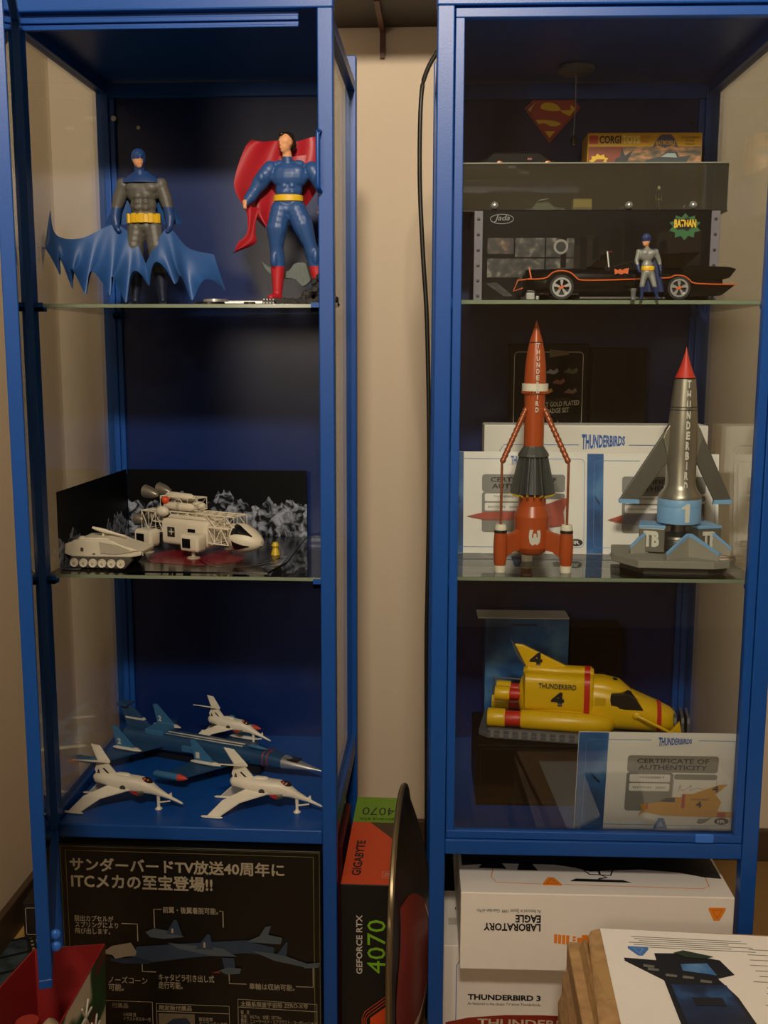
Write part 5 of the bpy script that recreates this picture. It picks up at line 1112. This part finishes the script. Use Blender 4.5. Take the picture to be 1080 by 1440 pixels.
part('yellow_beacon', MB().lathe([(.007, 0), (.006, .004), (.004, .010), (.006, .014), (.004, .019), (0, .020)], 14, (.120, .040, 0)), mat('beacon_yellow', 'c9a820', .4), sp_, True)

# ------------------------------------------------------------------ aircraft on the floor of the open cabinet
JW = mat('jet_ivory', 'ded6c2', .42, 0, .04, 60)
def make_jet(label, loc, rz):
    kj = .00108
    t = thing('model_jet', label, 'model jet', loc, rz, None, 'small ivory jets on the cabinet floor')
    q = lambda u, v: ((u-180)*kj, (1146-v)*kj)
    def st(u, v, ry, rz_, p=2.4): x, z = q(u, v); return (x, 0, z, ry*kj, rz_*kj, p)
    part('fuselage', MB().loft([st(129, 1105, 3, 3), st(133, 1106, 7, 7), st(150, 1107, 10, 9), st(172, 1110, 12, 10, 3), st(198, 1112, 11, 10, 3), st(212, 1116, 8, 8), st(222, 1121, 5, 5), st(236, 1127, 2.6, 2.6), st(254, 1134.5, 1.4, 1.4), st(256, 1135.5, .5, .5)], 20), JW, t, True, angle=60)
    fx = [q(*p) for p in ((133, 1100), (131, 1094), (136, 1080), (146, 1080), (166, 1104), (158, 1110))]
    fin = part('tail_fin', MB().prism(fx, -.0022, .0022), JW, t, False, .0008)
    lettering(fin, 'A', (*[q(134, 0)[0], q(140, 0)[0]], q(0, 1102)[1], q(0, 1093)[1]), -.0026, INK, 'letter', bold=.04)
    part('fin_stripe', MB().prism([q(143, 1092), q(145, 1091), q(160, 1106), q(157, 1106)], -.0026, -.0020), INK, fin)
    x0, z0 = q(140, 1082)
    for s_ in (-1, 1):
        tip = (x0-.022, s_*.028, z0+.012); tip2 = (x0-.030, s_*.031, z0+.013)
        mb = MB().add([(x0-.006, s_*.001, z0+.001), (x0+.014, s_*.001, z0), (tip[0]+.008, tip[1], tip[2]), tip2, (x0-.006, s_*.001, z0-.0015), (x0+.014, s_*.001, z0-.0025), (tip[0]+.008, tip[1], tip[2]-.002), (tip2[0], tip2[1], tip2[2]-.0015)], [(0, 1, 2, 3), (7, 6, 5, 4), (0, 4, 5, 1), (1, 5, 6, 2), (2, 6, 7, 3), (3, 7, 4, 0)])
        part('tail_plane', mb, JW, t)
        wx, wz = q(165, 1112)
        ro = [(wx-.012, s_*.008, wz), (wx+.026, s_*.010, wz-.002)]
        md = [(wx-.044, s_*.026, wz-.012), (wx-.018, s_*.028, wz-.012)]
        te = [(wx-.066, s_*.034, .0025), (wx-.050, s_*.035, .0025)]
        for A_, B_ in ((ro, md), (md, te)):
            vs = [A_[0], A_[1], B_[1], B_[0]]; vs = vs + [(x, y, z-.0022) for x, y, z in vs]
            part('wing', MB().add(vs, [(0, 1, 2, 3), (7, 6, 5, 4), (0, 4, 5, 1), (1, 5, 6, 2), (2, 6, 7, 3), (3, 7, 4, 0)]), JW, t)
        part('wing_foot', MB().loft([(te[0][0]-.008, te[0][1], .0018, .0012, .0010), (te[0][0]-.004, te[0][1], .0018, .0024, .0018), (te[1][0]+.003, te[1][1], .0018, .0024, .0018), (te[1][0]+.008, te[1][1], .0018, .0010, .0010)], 10), JW, t, True)
        rx, rz2 = q(175, 1114)
        part('roundel', MB().lathe([(0, 0), (.0045, 0), (.0045, .0005), (0, .0005)], 18, (0, 0, 0), Matrix.Translation((rx, s_*.0128, rz2)) @ Matrix.Rotation(PI/2, 4, 'X')), mat('roundel_dark', '3c3c34', .5), t)
        part('intake_mark', MB().add([(q(184, 0)[0], s_*.0132, q(0, 1118)[1]), (q(196, 0)[0], s_*.0126, q(0, 1117)[1]), (q(196, 0)[0], s_*.0120, q(0, 1124)[1]), (q(190, 0)[0], s_*.0124, q(0, 1122)[1])], [(0, 1, 2, 3)]), mat('jet_red', 'a82a26', .45), t)
        part('intake', MB().loft([(q(196, 0)[0], s_*.010, q(0, 1121)[1], .0034, .0048), (q(203, 0)[0], s_*.009, q(0, 1120)[1], .0028, .0040)], 12), mat('intake_dark', '4a463e', .5), t, True)
    cx, cz = q(204, 1106)
    cp_ = part('canopy', MB().ball((cx, 0, cz-.001), (.0105, .0060, .0058), 16, 10), mat('canopy_dark', '2a2018', .12), t, True)
    part('pilot', MB().ball((cx-.001, -.0030, cz+.003), (.0022, .0022, .0022), 10, 7).ball((cx+.004, -.003, cz+.002), (.0018, .0018, .0018), 10, 7), mat('pilot_red', 'c0503a', .5), cp_, True)
    part('spine_box', MB().loft([(q(162, 0)[0], 0, q(0, 1099)[1], .003, .0016), (q(166, 0)[0], 0, q(0, 1099)[1], .005, .0026), (q(178, 0)[0], 0, q(0, 1099.5)[1], .005, .0026), (q(182, 0)[0], 0, q(0, 1100)[1], .003, .0014)], 12), JW, t, True)
    nx, nzz = q(221, 1124)
    lg = part('nose_leg', MB().lathe([(.0050, 0), (.0056, .0012), (.0030, .0034), (.0022, .006), (.0028, nzz)], 14, (nx, 0, 0)), JW, t, True)
    part('leg_brace', MB().tube([(nx+.001, 0, .011), (nx+.018, 0, .014)], .0012, 7), JW, lg)
    px_, pz_ = q(238, 1126)
    part('probe_fin', MB().prism([(px_-.004, pz_+.001), (px_+.003, pz_), (px_+.002, pz_+.0065)], -.0006, .0006), JW, t)
    return t
j1 = make_jet('ivory model jet beside the open door, of the front pair on the cabinet floor', (-.313, .060, ZF_L), math.radians(-6))
j2 = make_jet('ivory model jet of the front pair standing nearer the post with the handle loop', (-.108, .060, ZF_L), math.radians(-4))

ZB = mat('ship_blue', '24466a', .38, 0, .1, 40); ZB2 = mat('ship_blue_light', '3a6f9a', .4); ZS = mat('ship_stripe', 'c9c4b4', .45)
zx = thing('model_spacecraft', 'long dark blue model spacecraft with numbered fins, behind the front pair of jets', 'spacecraft', (-.225, .225, ZF_L), math.radians(-19))
zb = .030
part('fuselage', MB().loft([(-.165, 0, zb, .016, .012, 4), (-.160, 0, zb, .022, .015, 4), (-.06, 0, zb, .020, .014, 4), (.04, 0, zb, .018, .013, 4), (.10, 0, zb-.002, .016, .012, 3), (.13, 0, zb-.004, .013, .010, 3)], 24), ZB, zx, True, angle=40)
nsz = part('nose', MB().loft([(.130, 0, zb-.004, .0125, .0095, 3), (.150, 0, zb-.005, .011, .008), (.175, 0, zb-.007, .006, .004), (.196, 0, zb-.009, .0012, .0010)], 20), CHROME, zx, True)
part('nose_window', MB().box(.136, .158, -.008, .008, zb+.0010, zb+.0036), GLZ, nsz, False, .0008)
for x in (.098, .106): part('red_ring', MB().loft([(x, 0, zb-.002, .0166, .0126, 3), (x+.002, 0, zb-.0022, .0164, .0124, 3)], 24), mat('ring_red', '8a3a3e', .5), zx, True)
part('spine_line', MB().box(-.10, .06, -.001, .001, zb+.0135, zb+.0150), ZS, zx)
part('spine_line', MB().box(-.10, .06, -.0085, -.0070, zb+.0130, zb+.0142), ZS, zx)
part('deck_block', MB().box(-.12, -.085, -.017, .017, zb+.010, zb+.020), ZB2, zx, False, .001)
part('side_block', MB().box(-.045, -.02, -.0235, -.018, zb-.006, zb+.004), ZB2, zx, False, .001)
tf = part('tail_fin', MB().prism([(-.165, zb+.012), (-.178, zb+.052), (-.160, zb+.052), (-.120, zb+.018), (-.110, zb+.012)], -.003, .003), ZB, zx, False, .001)
part('tail_bar', MB().box(-.180, -.158, -.012, .012, zb+.051, zb+.054), ZB, tf, False, .0008)
part('tail_line', MB().prism([(-.167, zb+.028), (-.168, zb+.031), (-.135, zb+.031), (-.131, zb+.028)], -.0036, .0036), ZS, tf)
def wing_set(xr, span, num, ch_, tipm, sweep):
    for s_ in (-1, 1):
        vs = [(xr-ch_*.5, s_*.012, zb), (xr+ch_*.5, s_*.012, zb), (xr-sweep+ch_*.20, s_*span, zb-.006), (xr-sweep-ch_*.20, s_*span, zb-.006)]
        vs = vs+[(x, y, z-.003) for x, y, z in vs]
        w_ = part('wing', MB().add(vs, [(0, 1, 2, 3), (7, 6, 5, 4), (0, 4, 5, 1), (1, 5, 6, 2), (2, 6, 7, 3), (3, 7, 4, 0)]), ZB, zx)
        yf = s_*span*.52; xf = xr-sweep*.45
        part('wing_fillet', MB().loft([(xf-.026, yf, zb-.001, .002, .001), (xf-.016, yf, zb, .006, .003), (xf+.018, yf, zb, .006, .003), (xf+.028, yf, zb-.001, .002, .001)], 12), ZS, w_, True)
        fv = part('wing_fin', MB().prism([(xf-.018, zb+.002), (xf-.026, zb+.034), (xf-.020, zb+.035), (xf+.016, zb+.002)], yf-.0018, yf+.0018), ZB2, zx)
        lettering(zx, num, (xf-.016, xf-.009, zb+.006, zb+.016), yf-.0022, ZS, 'numeral', bold=.05)
        tp = part('tip_pod', MB().loft([(xr-sweep-.030, s_*span, zb-.005, .003, .003), (xr-sweep-.026, s_*span, zb-.005, .0055, .0055), (xr-sweep+.014, s_*span, zb-.005, .0055, .0055)], 16), ZB2, zx, True)
        part('pod_nose', MB().loft([(xr-sweep+.014, s_*span, zb-.005, .0055, .0055), (xr-sweep+.022, s_*span, zb-.005, .0042, .0042), (xr-sweep+.030, s_*span, zb-.005, .0008, .0008)], 16), mat('pod_red', 'c8402a', .45), tp, True)
        part('under_wheels', MB().tube([(xr-sweep*.3-.01, s_*span*.4, zb-.004), (xr-sweep*.3-.01, s_*span*.4, .0035)], .0016, 8).ball((xr-sweep*.3-.01, s_*span*.4, .0042), (.0042, .002, .0042), 12, 8), BLACK, w_, True)
wing_set(.045, .115, '1', .075, None, .050)
wing_set(-.105, .110, '2', .060, None, .050)
part('belly_skid', MB().box(-.13, .09, -.008, .008, .0005, zb-.012), mat('skid_dark', '14161c', .5), zx)
part('antenna_pod', MB().loft([(.070, -.006, zb+.016, .001, .001), (.074, -.006, zb+.016, .003, .003), (.092, -.006, zb+.015, .003, .003), (.104, -.006, zb+.014, .0006, .0006)], 12), ZB2, zx, True)
j3 = make_jet('ivory model jet riding on top of the dark blue spacecraft', (-.200, .268, ZF_L+.0230), math.radians(-14))
j3.scale = (.82, .82, .82)

# ------------------------------------------------------------------ large black lettered box under the open cabinet
SAND = mat('sand_ink', 'a3977e', .5, 0, .02); OLIVE = mat('olive_line', '6f6a3a', .5)
t = carton('model_box', 'large black box with cream Japanese lettering and a blue craft picture, under the open cabinet', (.376, .11, .424), mat('gloss_black_card', '0c0b0b', .34, 0, .2, 20), (-.210, -.006, 0))
Yp = -.0005
outline(t, 'border_line', [(-.178, .05), (-.1785, .4155), (.1775, .4155), (.1785, .05)], .0010, Yp, OLIVE, closed=False)
outline(t, 'edge_line', [(-.186, .03), (-.186, .4215), (.186, .4215), (.186, .03)], .0007, Yp, OLIVE, closed=False)
lettering(t, 'サンダーバードTV放送40周年に', (-.173, .136, .384, .405), Yp, SAND, 'title_lettering', fat=.022)
lettering(t, 'ITCメカの至宝登場!!', (-.172, .033, .358, .381), Yp, SAND, 'title_lettering', fat=.022)
def cap(s, x0, x1, z0, z1, bold=.008): lettering(t, s, (x0, x1, z0, z1), Yp, SAND, 'caption_lettering', fat=bold)
cap('前翼・後翼着脱可能。', -.040, .040, .3235, .3335)
cap('脱出カプセルが\nスプリングにより\n飛び出します。', -.170, -.106, .287, .316)
cap('ノーズコーン\n可能。', -.124, -.066, .199, .222)
cap('キャタピラ引き出し式\n走行可能。', -.050, .032, .205, .2285)
cap('車輪は収納可能。', .083, .149, .209, .219)
def ln(*p): outline(t, 'caption_line', list(p), .0014, Yp, SAND, closed=False)
ln((-.042, .329), (-.053, .329), (-.053, .300)); ln((.042, .329), (.047, .329), (.047, .304)); ln((-.101, .305), (-.078, .305), (-.078, .278))
ln((-.073, .252), (-.073, .231), (-.053, .231)); ln((.054, .232), (.054, .217), (.079, .217)); ln((.151, .216), (.176, .216), (.176, .250))
NV = mat('print_slate', '2c3c50', .5); NV2 = mat('print_steel', '4c565e', .5); NV3 = mat('print_cream', '8a7e68', .5); NV4 = mat('print_navy', '1c2a40', .5)
def pic(m, *p, d=0): patch(t, 'craft_picture', list(p), Yp-.0003-d*.0003, m)
pic(NV, (-.088, .252), (-.080, .270), (.008, .279), (.080, .286), (.092, .282), (.120, .276), (.120, .262), (.080, .266), (.0, .256), (-.060, .246))
pic(NV3, (-.132, .258), (-.116, .270), (-.088, .276), (-.080, .262), (-.082, .256), (-.096, .254), (-.112, .250), (-.116, .256), d=1)
pic(NV4, (-.118, .252), (-.112, .250), (-.082, .254), (-.06, .248), (-.062, .244), (-.10, .243), (-.118, .246), d=2)
pic(NV2, (-.034, .278), (.046, .272), (.066, .260), (.030, .260), (-.020, .270), d=2)
pic(NV2, (-.066, .294), (-.052, .300), (-.020, .294), (-.010, .288), (-.040, .284), (-.060, .286), d=2)
pic(NV, (-.036, .292), (-.024, .314), (-.020, .314), (-.012, .290), d=3)
pic(NV, (.006, .270), (.024, .294), (.028, .293), (.032, .270), d=3)
pic(NV2, (.088, .270), (.130, .266), (.170, .252), (.172, .246), (.120, .256), d=2)
pic(NV, (.124, .266), (.138, .286), (.140, .285), (.138, .264), d=3)
pic(NV, (.044, .258), (.062, .258), (.064, .240), (.048, .240), d=3)
pic(NV2, (.040, .238), (.052, .243), (.072, .242), (.070, .234), (.050, .232), d=4)
pic(mat('print_red', '7a2f26', .5), (.030, .234), (.040, .238), (.042, .234), d=5)
pic(NV2, (.160, .252), (.186, .256), (.184, .248), (.164, .246), d=4)
pic(NV2, (.080, .284), (.100, .294), (.108, .308), (.116, .310), (.112, .296), (.132, .292), (.130, .282), d=4)
lettering(t, '1', (-.028, -.025, .294, .301), Yp-.002, SAND, 'numeral'); lettering(t, '1', (.018, .021, .273, .281), Yp-.002, SAND, 'numeral')
outline(t, 'panel_line', [(.066, .10), (.066, .193), (.181, .189), (.181, .10)], .0010, Yp, SAND, closed=False)
outline(t, 'panel_line', [(.066, .1805), (.181, .1775)], .0010, Yp, SAND, closed=False)
cap('太陽系探査宇宙船 ZERO-X号', .070, .168, .1815, .1900)
cap('設　定\n全長：362.71m　全幅：237.74m\n製造：ニューワールド・エアクラフト・コーポレーション\n製品仕様', .070, .180, .149, .176, .004)
outline(t, 'panel_line', [(-.054, .10), (-.054, .181), (.053, .181), (.053, .10)], .0010, Yp, SAND, closed=False)
outline(t, 'panel_line', [(-.054, .169), (.053, .169)], .0010, Yp, SAND, closed=False)
cap('限定版付属品', -.050, -.002, .171, .179)
patch(t, 'photo_panel', [(-.051, .10), (.002, .10), (.002, .166), (-.051, .166)], Yp, mat('photo_beige', '6e6350', .5))
patch(t, 'photo_craft', [(-.044, .146), (-.030, .158), (-.010, .160), (-.004, .152), (-.012, .142), (-.034, .138)], Yp-.0005, NV4)
cap('岩石生物\nミニフィギュア付', .008, .049, .149, .162, .004)
outline(t, 'panel_line', [(-.128, .183), (-.060, .183), (-.060, .10)], .0010, Yp, SAND, closed=False)
cap('付属品', -.120, -.096, .172, .180); cap('小松崎 茂\nイラストポスター付', -.104, -.063, .152, .165, .004)
outline(t, 'panel_line', [(-.172, .20), (-.172, .268), (-.132, .268), (-.132, .20)], .0010, Yp, SAND, closed=False)

# graphics-card box in the gap
GB = mat('gpu_black', '101010', .5); GO = mat('gpu_orange', 'd84a1c', .45); GGR = mat('gpu_green', '6f9a1c', .45)
t = carton('graphics_card_box', 'black, orange and green graphics card box standing in the gap between the cabinets', (.078, .296, .360), GB, (.042, .024, 0), flap=False)
patch(t, 'orange_top', [(-.0385, .0005), (.0385, .0005), (.0385, .130), (-.010, .200), (-.0385, .200)], .3601, GO, 'top')
patch(t, 'dark_wedge', [(.0385, .130), (.0385, .200), (-.010, .200)], .3601, mat('gpu_brown', '4a3626', .5), 'top')
patch(t, 'green_top', [(-.0385, .2005), (.0385, .2005), (.0385, .2955), (-.0385, .2955)], .3601, GGR, 'top')
lettering(t, 'GIGABYTE', (-.026, -.012, .025, .135), .3606, BLACK, 'brand_lettering', bold=.03, rot=90, plane='top')
lettering(t, '4070', (-.026, .028, .226, .256), .3606, BLACK, 'number_lettering', rot=180, plane='top')
lettering(t, 'GEFORCE RTX', (-.029, .034, .208, .217), .3606, BLACK, 'small_lettering', bold=.02, rot=180, plane='top')
outline(t, 'mark_frame', rrect(.020, .036, .020, .040, .002), .0006, .3606, mat('gpu_pale', 'c9c0b0', .5), 'top')
lettering(t, '3X', (.023, .033, .024, .036), .3606, mat('gpu_pale', 'c9c0b0', .5), 'mark_lettering', rot=90, plane='top')
lettering(t, 'GEFORCE RTX', (-.0165, -.0075, .220, .313), -.0006, mat('gpu_pale', 'c9c0b0', .5), 'front_lettering', bold=.02, rot=90)
lettering(t, '4070', (-.0005, .0265, .222, .306), -.0006, mat('gpu_lime', '7cb520', .5), 'front_lettering', rot=90)
patch(t, 'orange_corner', [(.0385, .0), (.0385, .178), (.004, .150), (.004, .0)], -.0002, GO)
for i in range(3): outline(t, 'orange_line', [(.038, .184+i*.005), (.002-i*.003, .154+i*.003), (-.002-i*.003, .148), (-.002-i*.003, 0)], .0010, -.0005, GO, closed=False)
t = carton('dark_red_box', 'narrow dark red box under the open cabinet beside the graphics card box', (.045, .15, .368), mat('dark_red_card', '5a1018', .5), (-.0265, .125, 0))
outline(t, 'edge_crease', rrect(-.020, .020, .01, .36, .003), .0004, -.0004, mat('red_line', '7a2a2c', .5))

# domed painted shield leaning against it
sh_ = thing('painted_shield', 'dark domed shield with bronze rim and painted red and white marks, in the gap', 'shield', (.0905, .000, .0), math.radians(-2.8))
def egg(a, k_=1.0):
    c, s_ = math.cos(a), math.sin(a)
    return (.165*c*k_, .322+(.188 if s_ > 0 else .319)*s_*k_)
def dome(kk_): return .044*(1-kk_**2)
def shield_mesh(n=48, m_=12):
    vs = []; fs = []
    for j in range(m_+1):
        kk_ = j/m_
        for i in range(n):
            y, z = egg(2*PI*i/n, kk_); vs.append((dome(kk_), y, z))
    for j in range(m_):
        for i in range(n):
            i2 = (i+1) % n; fs.append((j*n+i, j*n+i2, (j+1)*n+i2, (j+1)*n+i))
    o = len(vs); vs += [(x-.003, y, z) for x, y, z in vs]; fs += [tuple(q_+o for q_ in f) for f in fs]
    return MB().add(vs, fs)
part('dome', shield_mesh(), ramp_mat('shield_paint', [(0.35, '1c1a14'), (0.55, '30271d'), (0.7, '3a2018')], 8, .35), sh_, True)
mb = MB().tube([(0.0, *egg(2*PI*i/60)) for i in range(61)], .0042, 8)
part('rim', mb, mat('bronze_rim', '8a7a5c', .35, .7), sh_, True)
def on_dome(y, z):
    s_ = z-.322; kk_ = math.hypot(y/.165, s_/(.188 if s_ > 0 else .319)); return (dome(min(1, kk_))+.0012, y, z)
rb_ = smoothed([(-.125, .41), (-.085, .41), (-.040, .37), (-.02, .31), (-.03, .25), (-.07, .20), (-.13, .21), (-.15, .30), (-.125, .41)], 4)[:-1]
V_ = []; F_ = []; n_ = len(rb_)
for j_ in range(6):
    for (y, z) in rb_: V_.append(on_dome(-.085+(y+.085)*j_/5, .305+(z-.305)*j_/5))
for j_ in range(5):
    for i_ in range(n_): F_.append((j_*n_+i_, j_*n_+(i_+1) % n_, (j_+1)*n_+(i_+1) % n_, (j_+1)*n_+i_))
part('red_mark', MB().add(V_, F_), mat('shield_red', '86301f', .45), sh_)
wv = smoothed([(-.100, .215), (-.070, .225), (-.045, .250), (-.030, .285), (-.030, .330), (-.05, .375)], 5)
V_ = []; F_ = []
for i, (y, z) in enumerate(wv):
    w_ = .010*(1-i/len(wv))+.0015; V_ += [on_dome(y-w_*.6, z-w_), on_dome(y+w_*.6, z+w_)]
    if i: F_.append((2*i-2, 2*i-1, 2*i+1, 2*i))
part('white_mark', MB().add([(x+.0006, y, z) for x, y, z in V_], F_), mat('shield_white', 'd8cdb4', .5), sh_)

# black cable hanging down behind the shut cabinet
c = MB().tube(smoothed([(.150, .33, 1.590), (.132, .32, 1.580), (.112, .31, 1.545), (.104, .30, 1.500), (.103, .30, 1.386), (.109, .30, 1.270), (.116, .30, 1.169), (.121, .30, 1.0), (.122, .30, .886), (.121, .30, .75), (.120, .30, .647), (.122, .30, .45), (.124, .30, .2), (.126, .30, .004)], 5), .0036, 10)
o = link('power_cable', c.mesh('power_cable', mat('cable_black', '17140f', .45), True)); tag(o, 'black power cable hanging down the gap beside the shut cabinet', 'cable')

# ------------------------------------------------------------------ gift bag, bottle, film-strip sheet by the open door
bg = thing('gift_bag', 'open paper gift bag with red inside and snowflakes on green and white', 'gift bag', (0, 0, 0))
B = [(-.345, -.232), (-.262, -.220), (-.266, -.405), (-.372, -.425)]; ZT = [.402, .405, .395, .398]
b0 = [(-.338, -.245), (-.272, -.235), (-.276, -.395), (-.360, -.410)]
ins = mat('bag_red', '8f1c1c', .55); outm = ramp_mat('bag_print', [(0.40, 'd8d0bc'), (0.48, '2c5a34'), (0.60, '1f4a2a'), (0.68, '6a2a24'), (0.74, 'cfc6b0')], 16, .5, 1)
for i in range(4):
    j = (i+1) % 4; A_, C_ = B[i], B[j]; a0, c0 = b0[i], b0[j]
    nv = Vector((-(C_[1]-A_[1]), (C_[0]-A_[0]), 0)).normalized()*.0009
    up = [(A_[0], A_[1], ZT[i]), (C_[0], C_[1], ZT[j]), (c0[0], c0[1], .001), (a0[0], a0[1], .001)]
    mid = [((A_[0]+C_[0])/2+ (0.004 if i == 3 else 0), (A_[1]+C_[1])/2, (ZT[i]+ZT[j])/2-.004)]
    part('bag_panel', MB().add([(x-nv.x, y-nv.y, z) for x, y, z in up]+[(x+nv.x, y+nv.y, z) for x, y, z in up], [(0, 1, 2, 3), (0, 4, 5, 1), (3, 2, 6, 7), (0, 3, 7, 4), (1, 5, 6, 2)]), ins, bg)
    part('bag_outer', MB().add([(x-nv.x*1.6, y-nv.y*1.6, z) for x, y, z in up]+[(x-nv.x*1.1, y-nv.y*1.1, z) for x, y, z in up], [(0, 1, 2, 3), (0, 4, 5, 1), (3, 2, 6, 7), (0, 3, 7, 4), (1, 5, 6, 2)]) if False else MB().add([(x-nv.x*-1.6, y-nv.y*-1.6, z) for x, y, z in up], [(0, 1, 2, 3)]), outm, bg)
part('bag_base', MB().prism(b0, .0005, .002, 'xy'), ins, bg)
for (yy, z, r) in ((-.30, .362, .020), (-.36, .335, .022), (-.27, .325, .018), (-.33, .29, .02)):
    for a in range(3):
        d = Vector((0, math.cos(a*PI/3), math.sin(a*PI/3)))*r
        xx = -.2605-(.398-z)*.025+(-.33-yy)*.02*0
        part('snowflake', MB().tube([Vector((xx+.0022, yy, z))-d, Vector((xx+.0022, yy, z))+d], .0013, 5), mat('snow_print', 'cfc8b6', .6), bg)
bt = thing('bottle', 'bottle with a ribbed red cap standing inside the gift bag', 'bottle', (-.313, -.335, .003))
part('bottle_body', MB().lathe([(.018, 0), (.020, .004), (.020, .26), (.016, .30), (.011, .32), (.011, .335)], 24), mat('bottle_dark', '2a1410', .15), bt, True)
part('cap', MB().lathe([(.0135, .332), (.0140, .334), (.0140, .346), (.0130, .348), (.0130, .352), (.0140, .354), (.0140, .374), (.0125, .377), (0, .377)], 28), mat('cap_red', '9a2618', .35), bt, True)
ta = thing('tissue_paper', 'cream tissue paper filling the gift bag round the bottle', 'paper', (-.315, -.32, .003))
def tis(u, v):
    x = -.034+.068*u; y = -.070+.135*v
    return (x, y, .300+.018*math.sin(u*7+v*5)+.014*math.cos(v*9-u*4))
part('crumpled_sheet', MB().grid(tis, 16, 20), mat('tissue_cream', 'c9b892', .6), ta, True)
fs_ = thing('film_sheet', 'sheet printed like a strip of film, lying on the wooden floor by the wall', 'paper', (-.628, .330, .0012), math.radians(28))
part('sheet', MB().box(-.05, .05, -.11, .11, 0, .0008), mat('film_black', '17181a', .35), fs_)
for i in range(4): patch(fs_, 'frame_print', rrect(-.033, .033, -.098+i*.052, -.054+i*.052, .003), .0009, ramp_mat('film_frame', [(0.35, '1c2226'), (0.6, '4a5a60'), (0.75, '7f8a86')], 25, .4), 'top')
for i in range(16):
    for x in (-.044, .040): patch(fs_, 'perforation', [(x, -.104+i*.0135), (x+.005, -.104+i*.0135), (x+.005, -.098+i*.0135), (x, -.098+i*.0135)], .0009, mat('perforation_cream', '9a8a62', .5), 'top')
t = carton('low_dark_box', 'low dark brown box on the floor by the wall beyond the open door', (.10, .16, .075), mat('maroon_card', '1e1210', .6), (-.60, .44, 0), math.radians(4))
outline(t, 'edge_line', rrect(-.045, .045, .01, .065, .003), .0008, -.0004, CREAM)
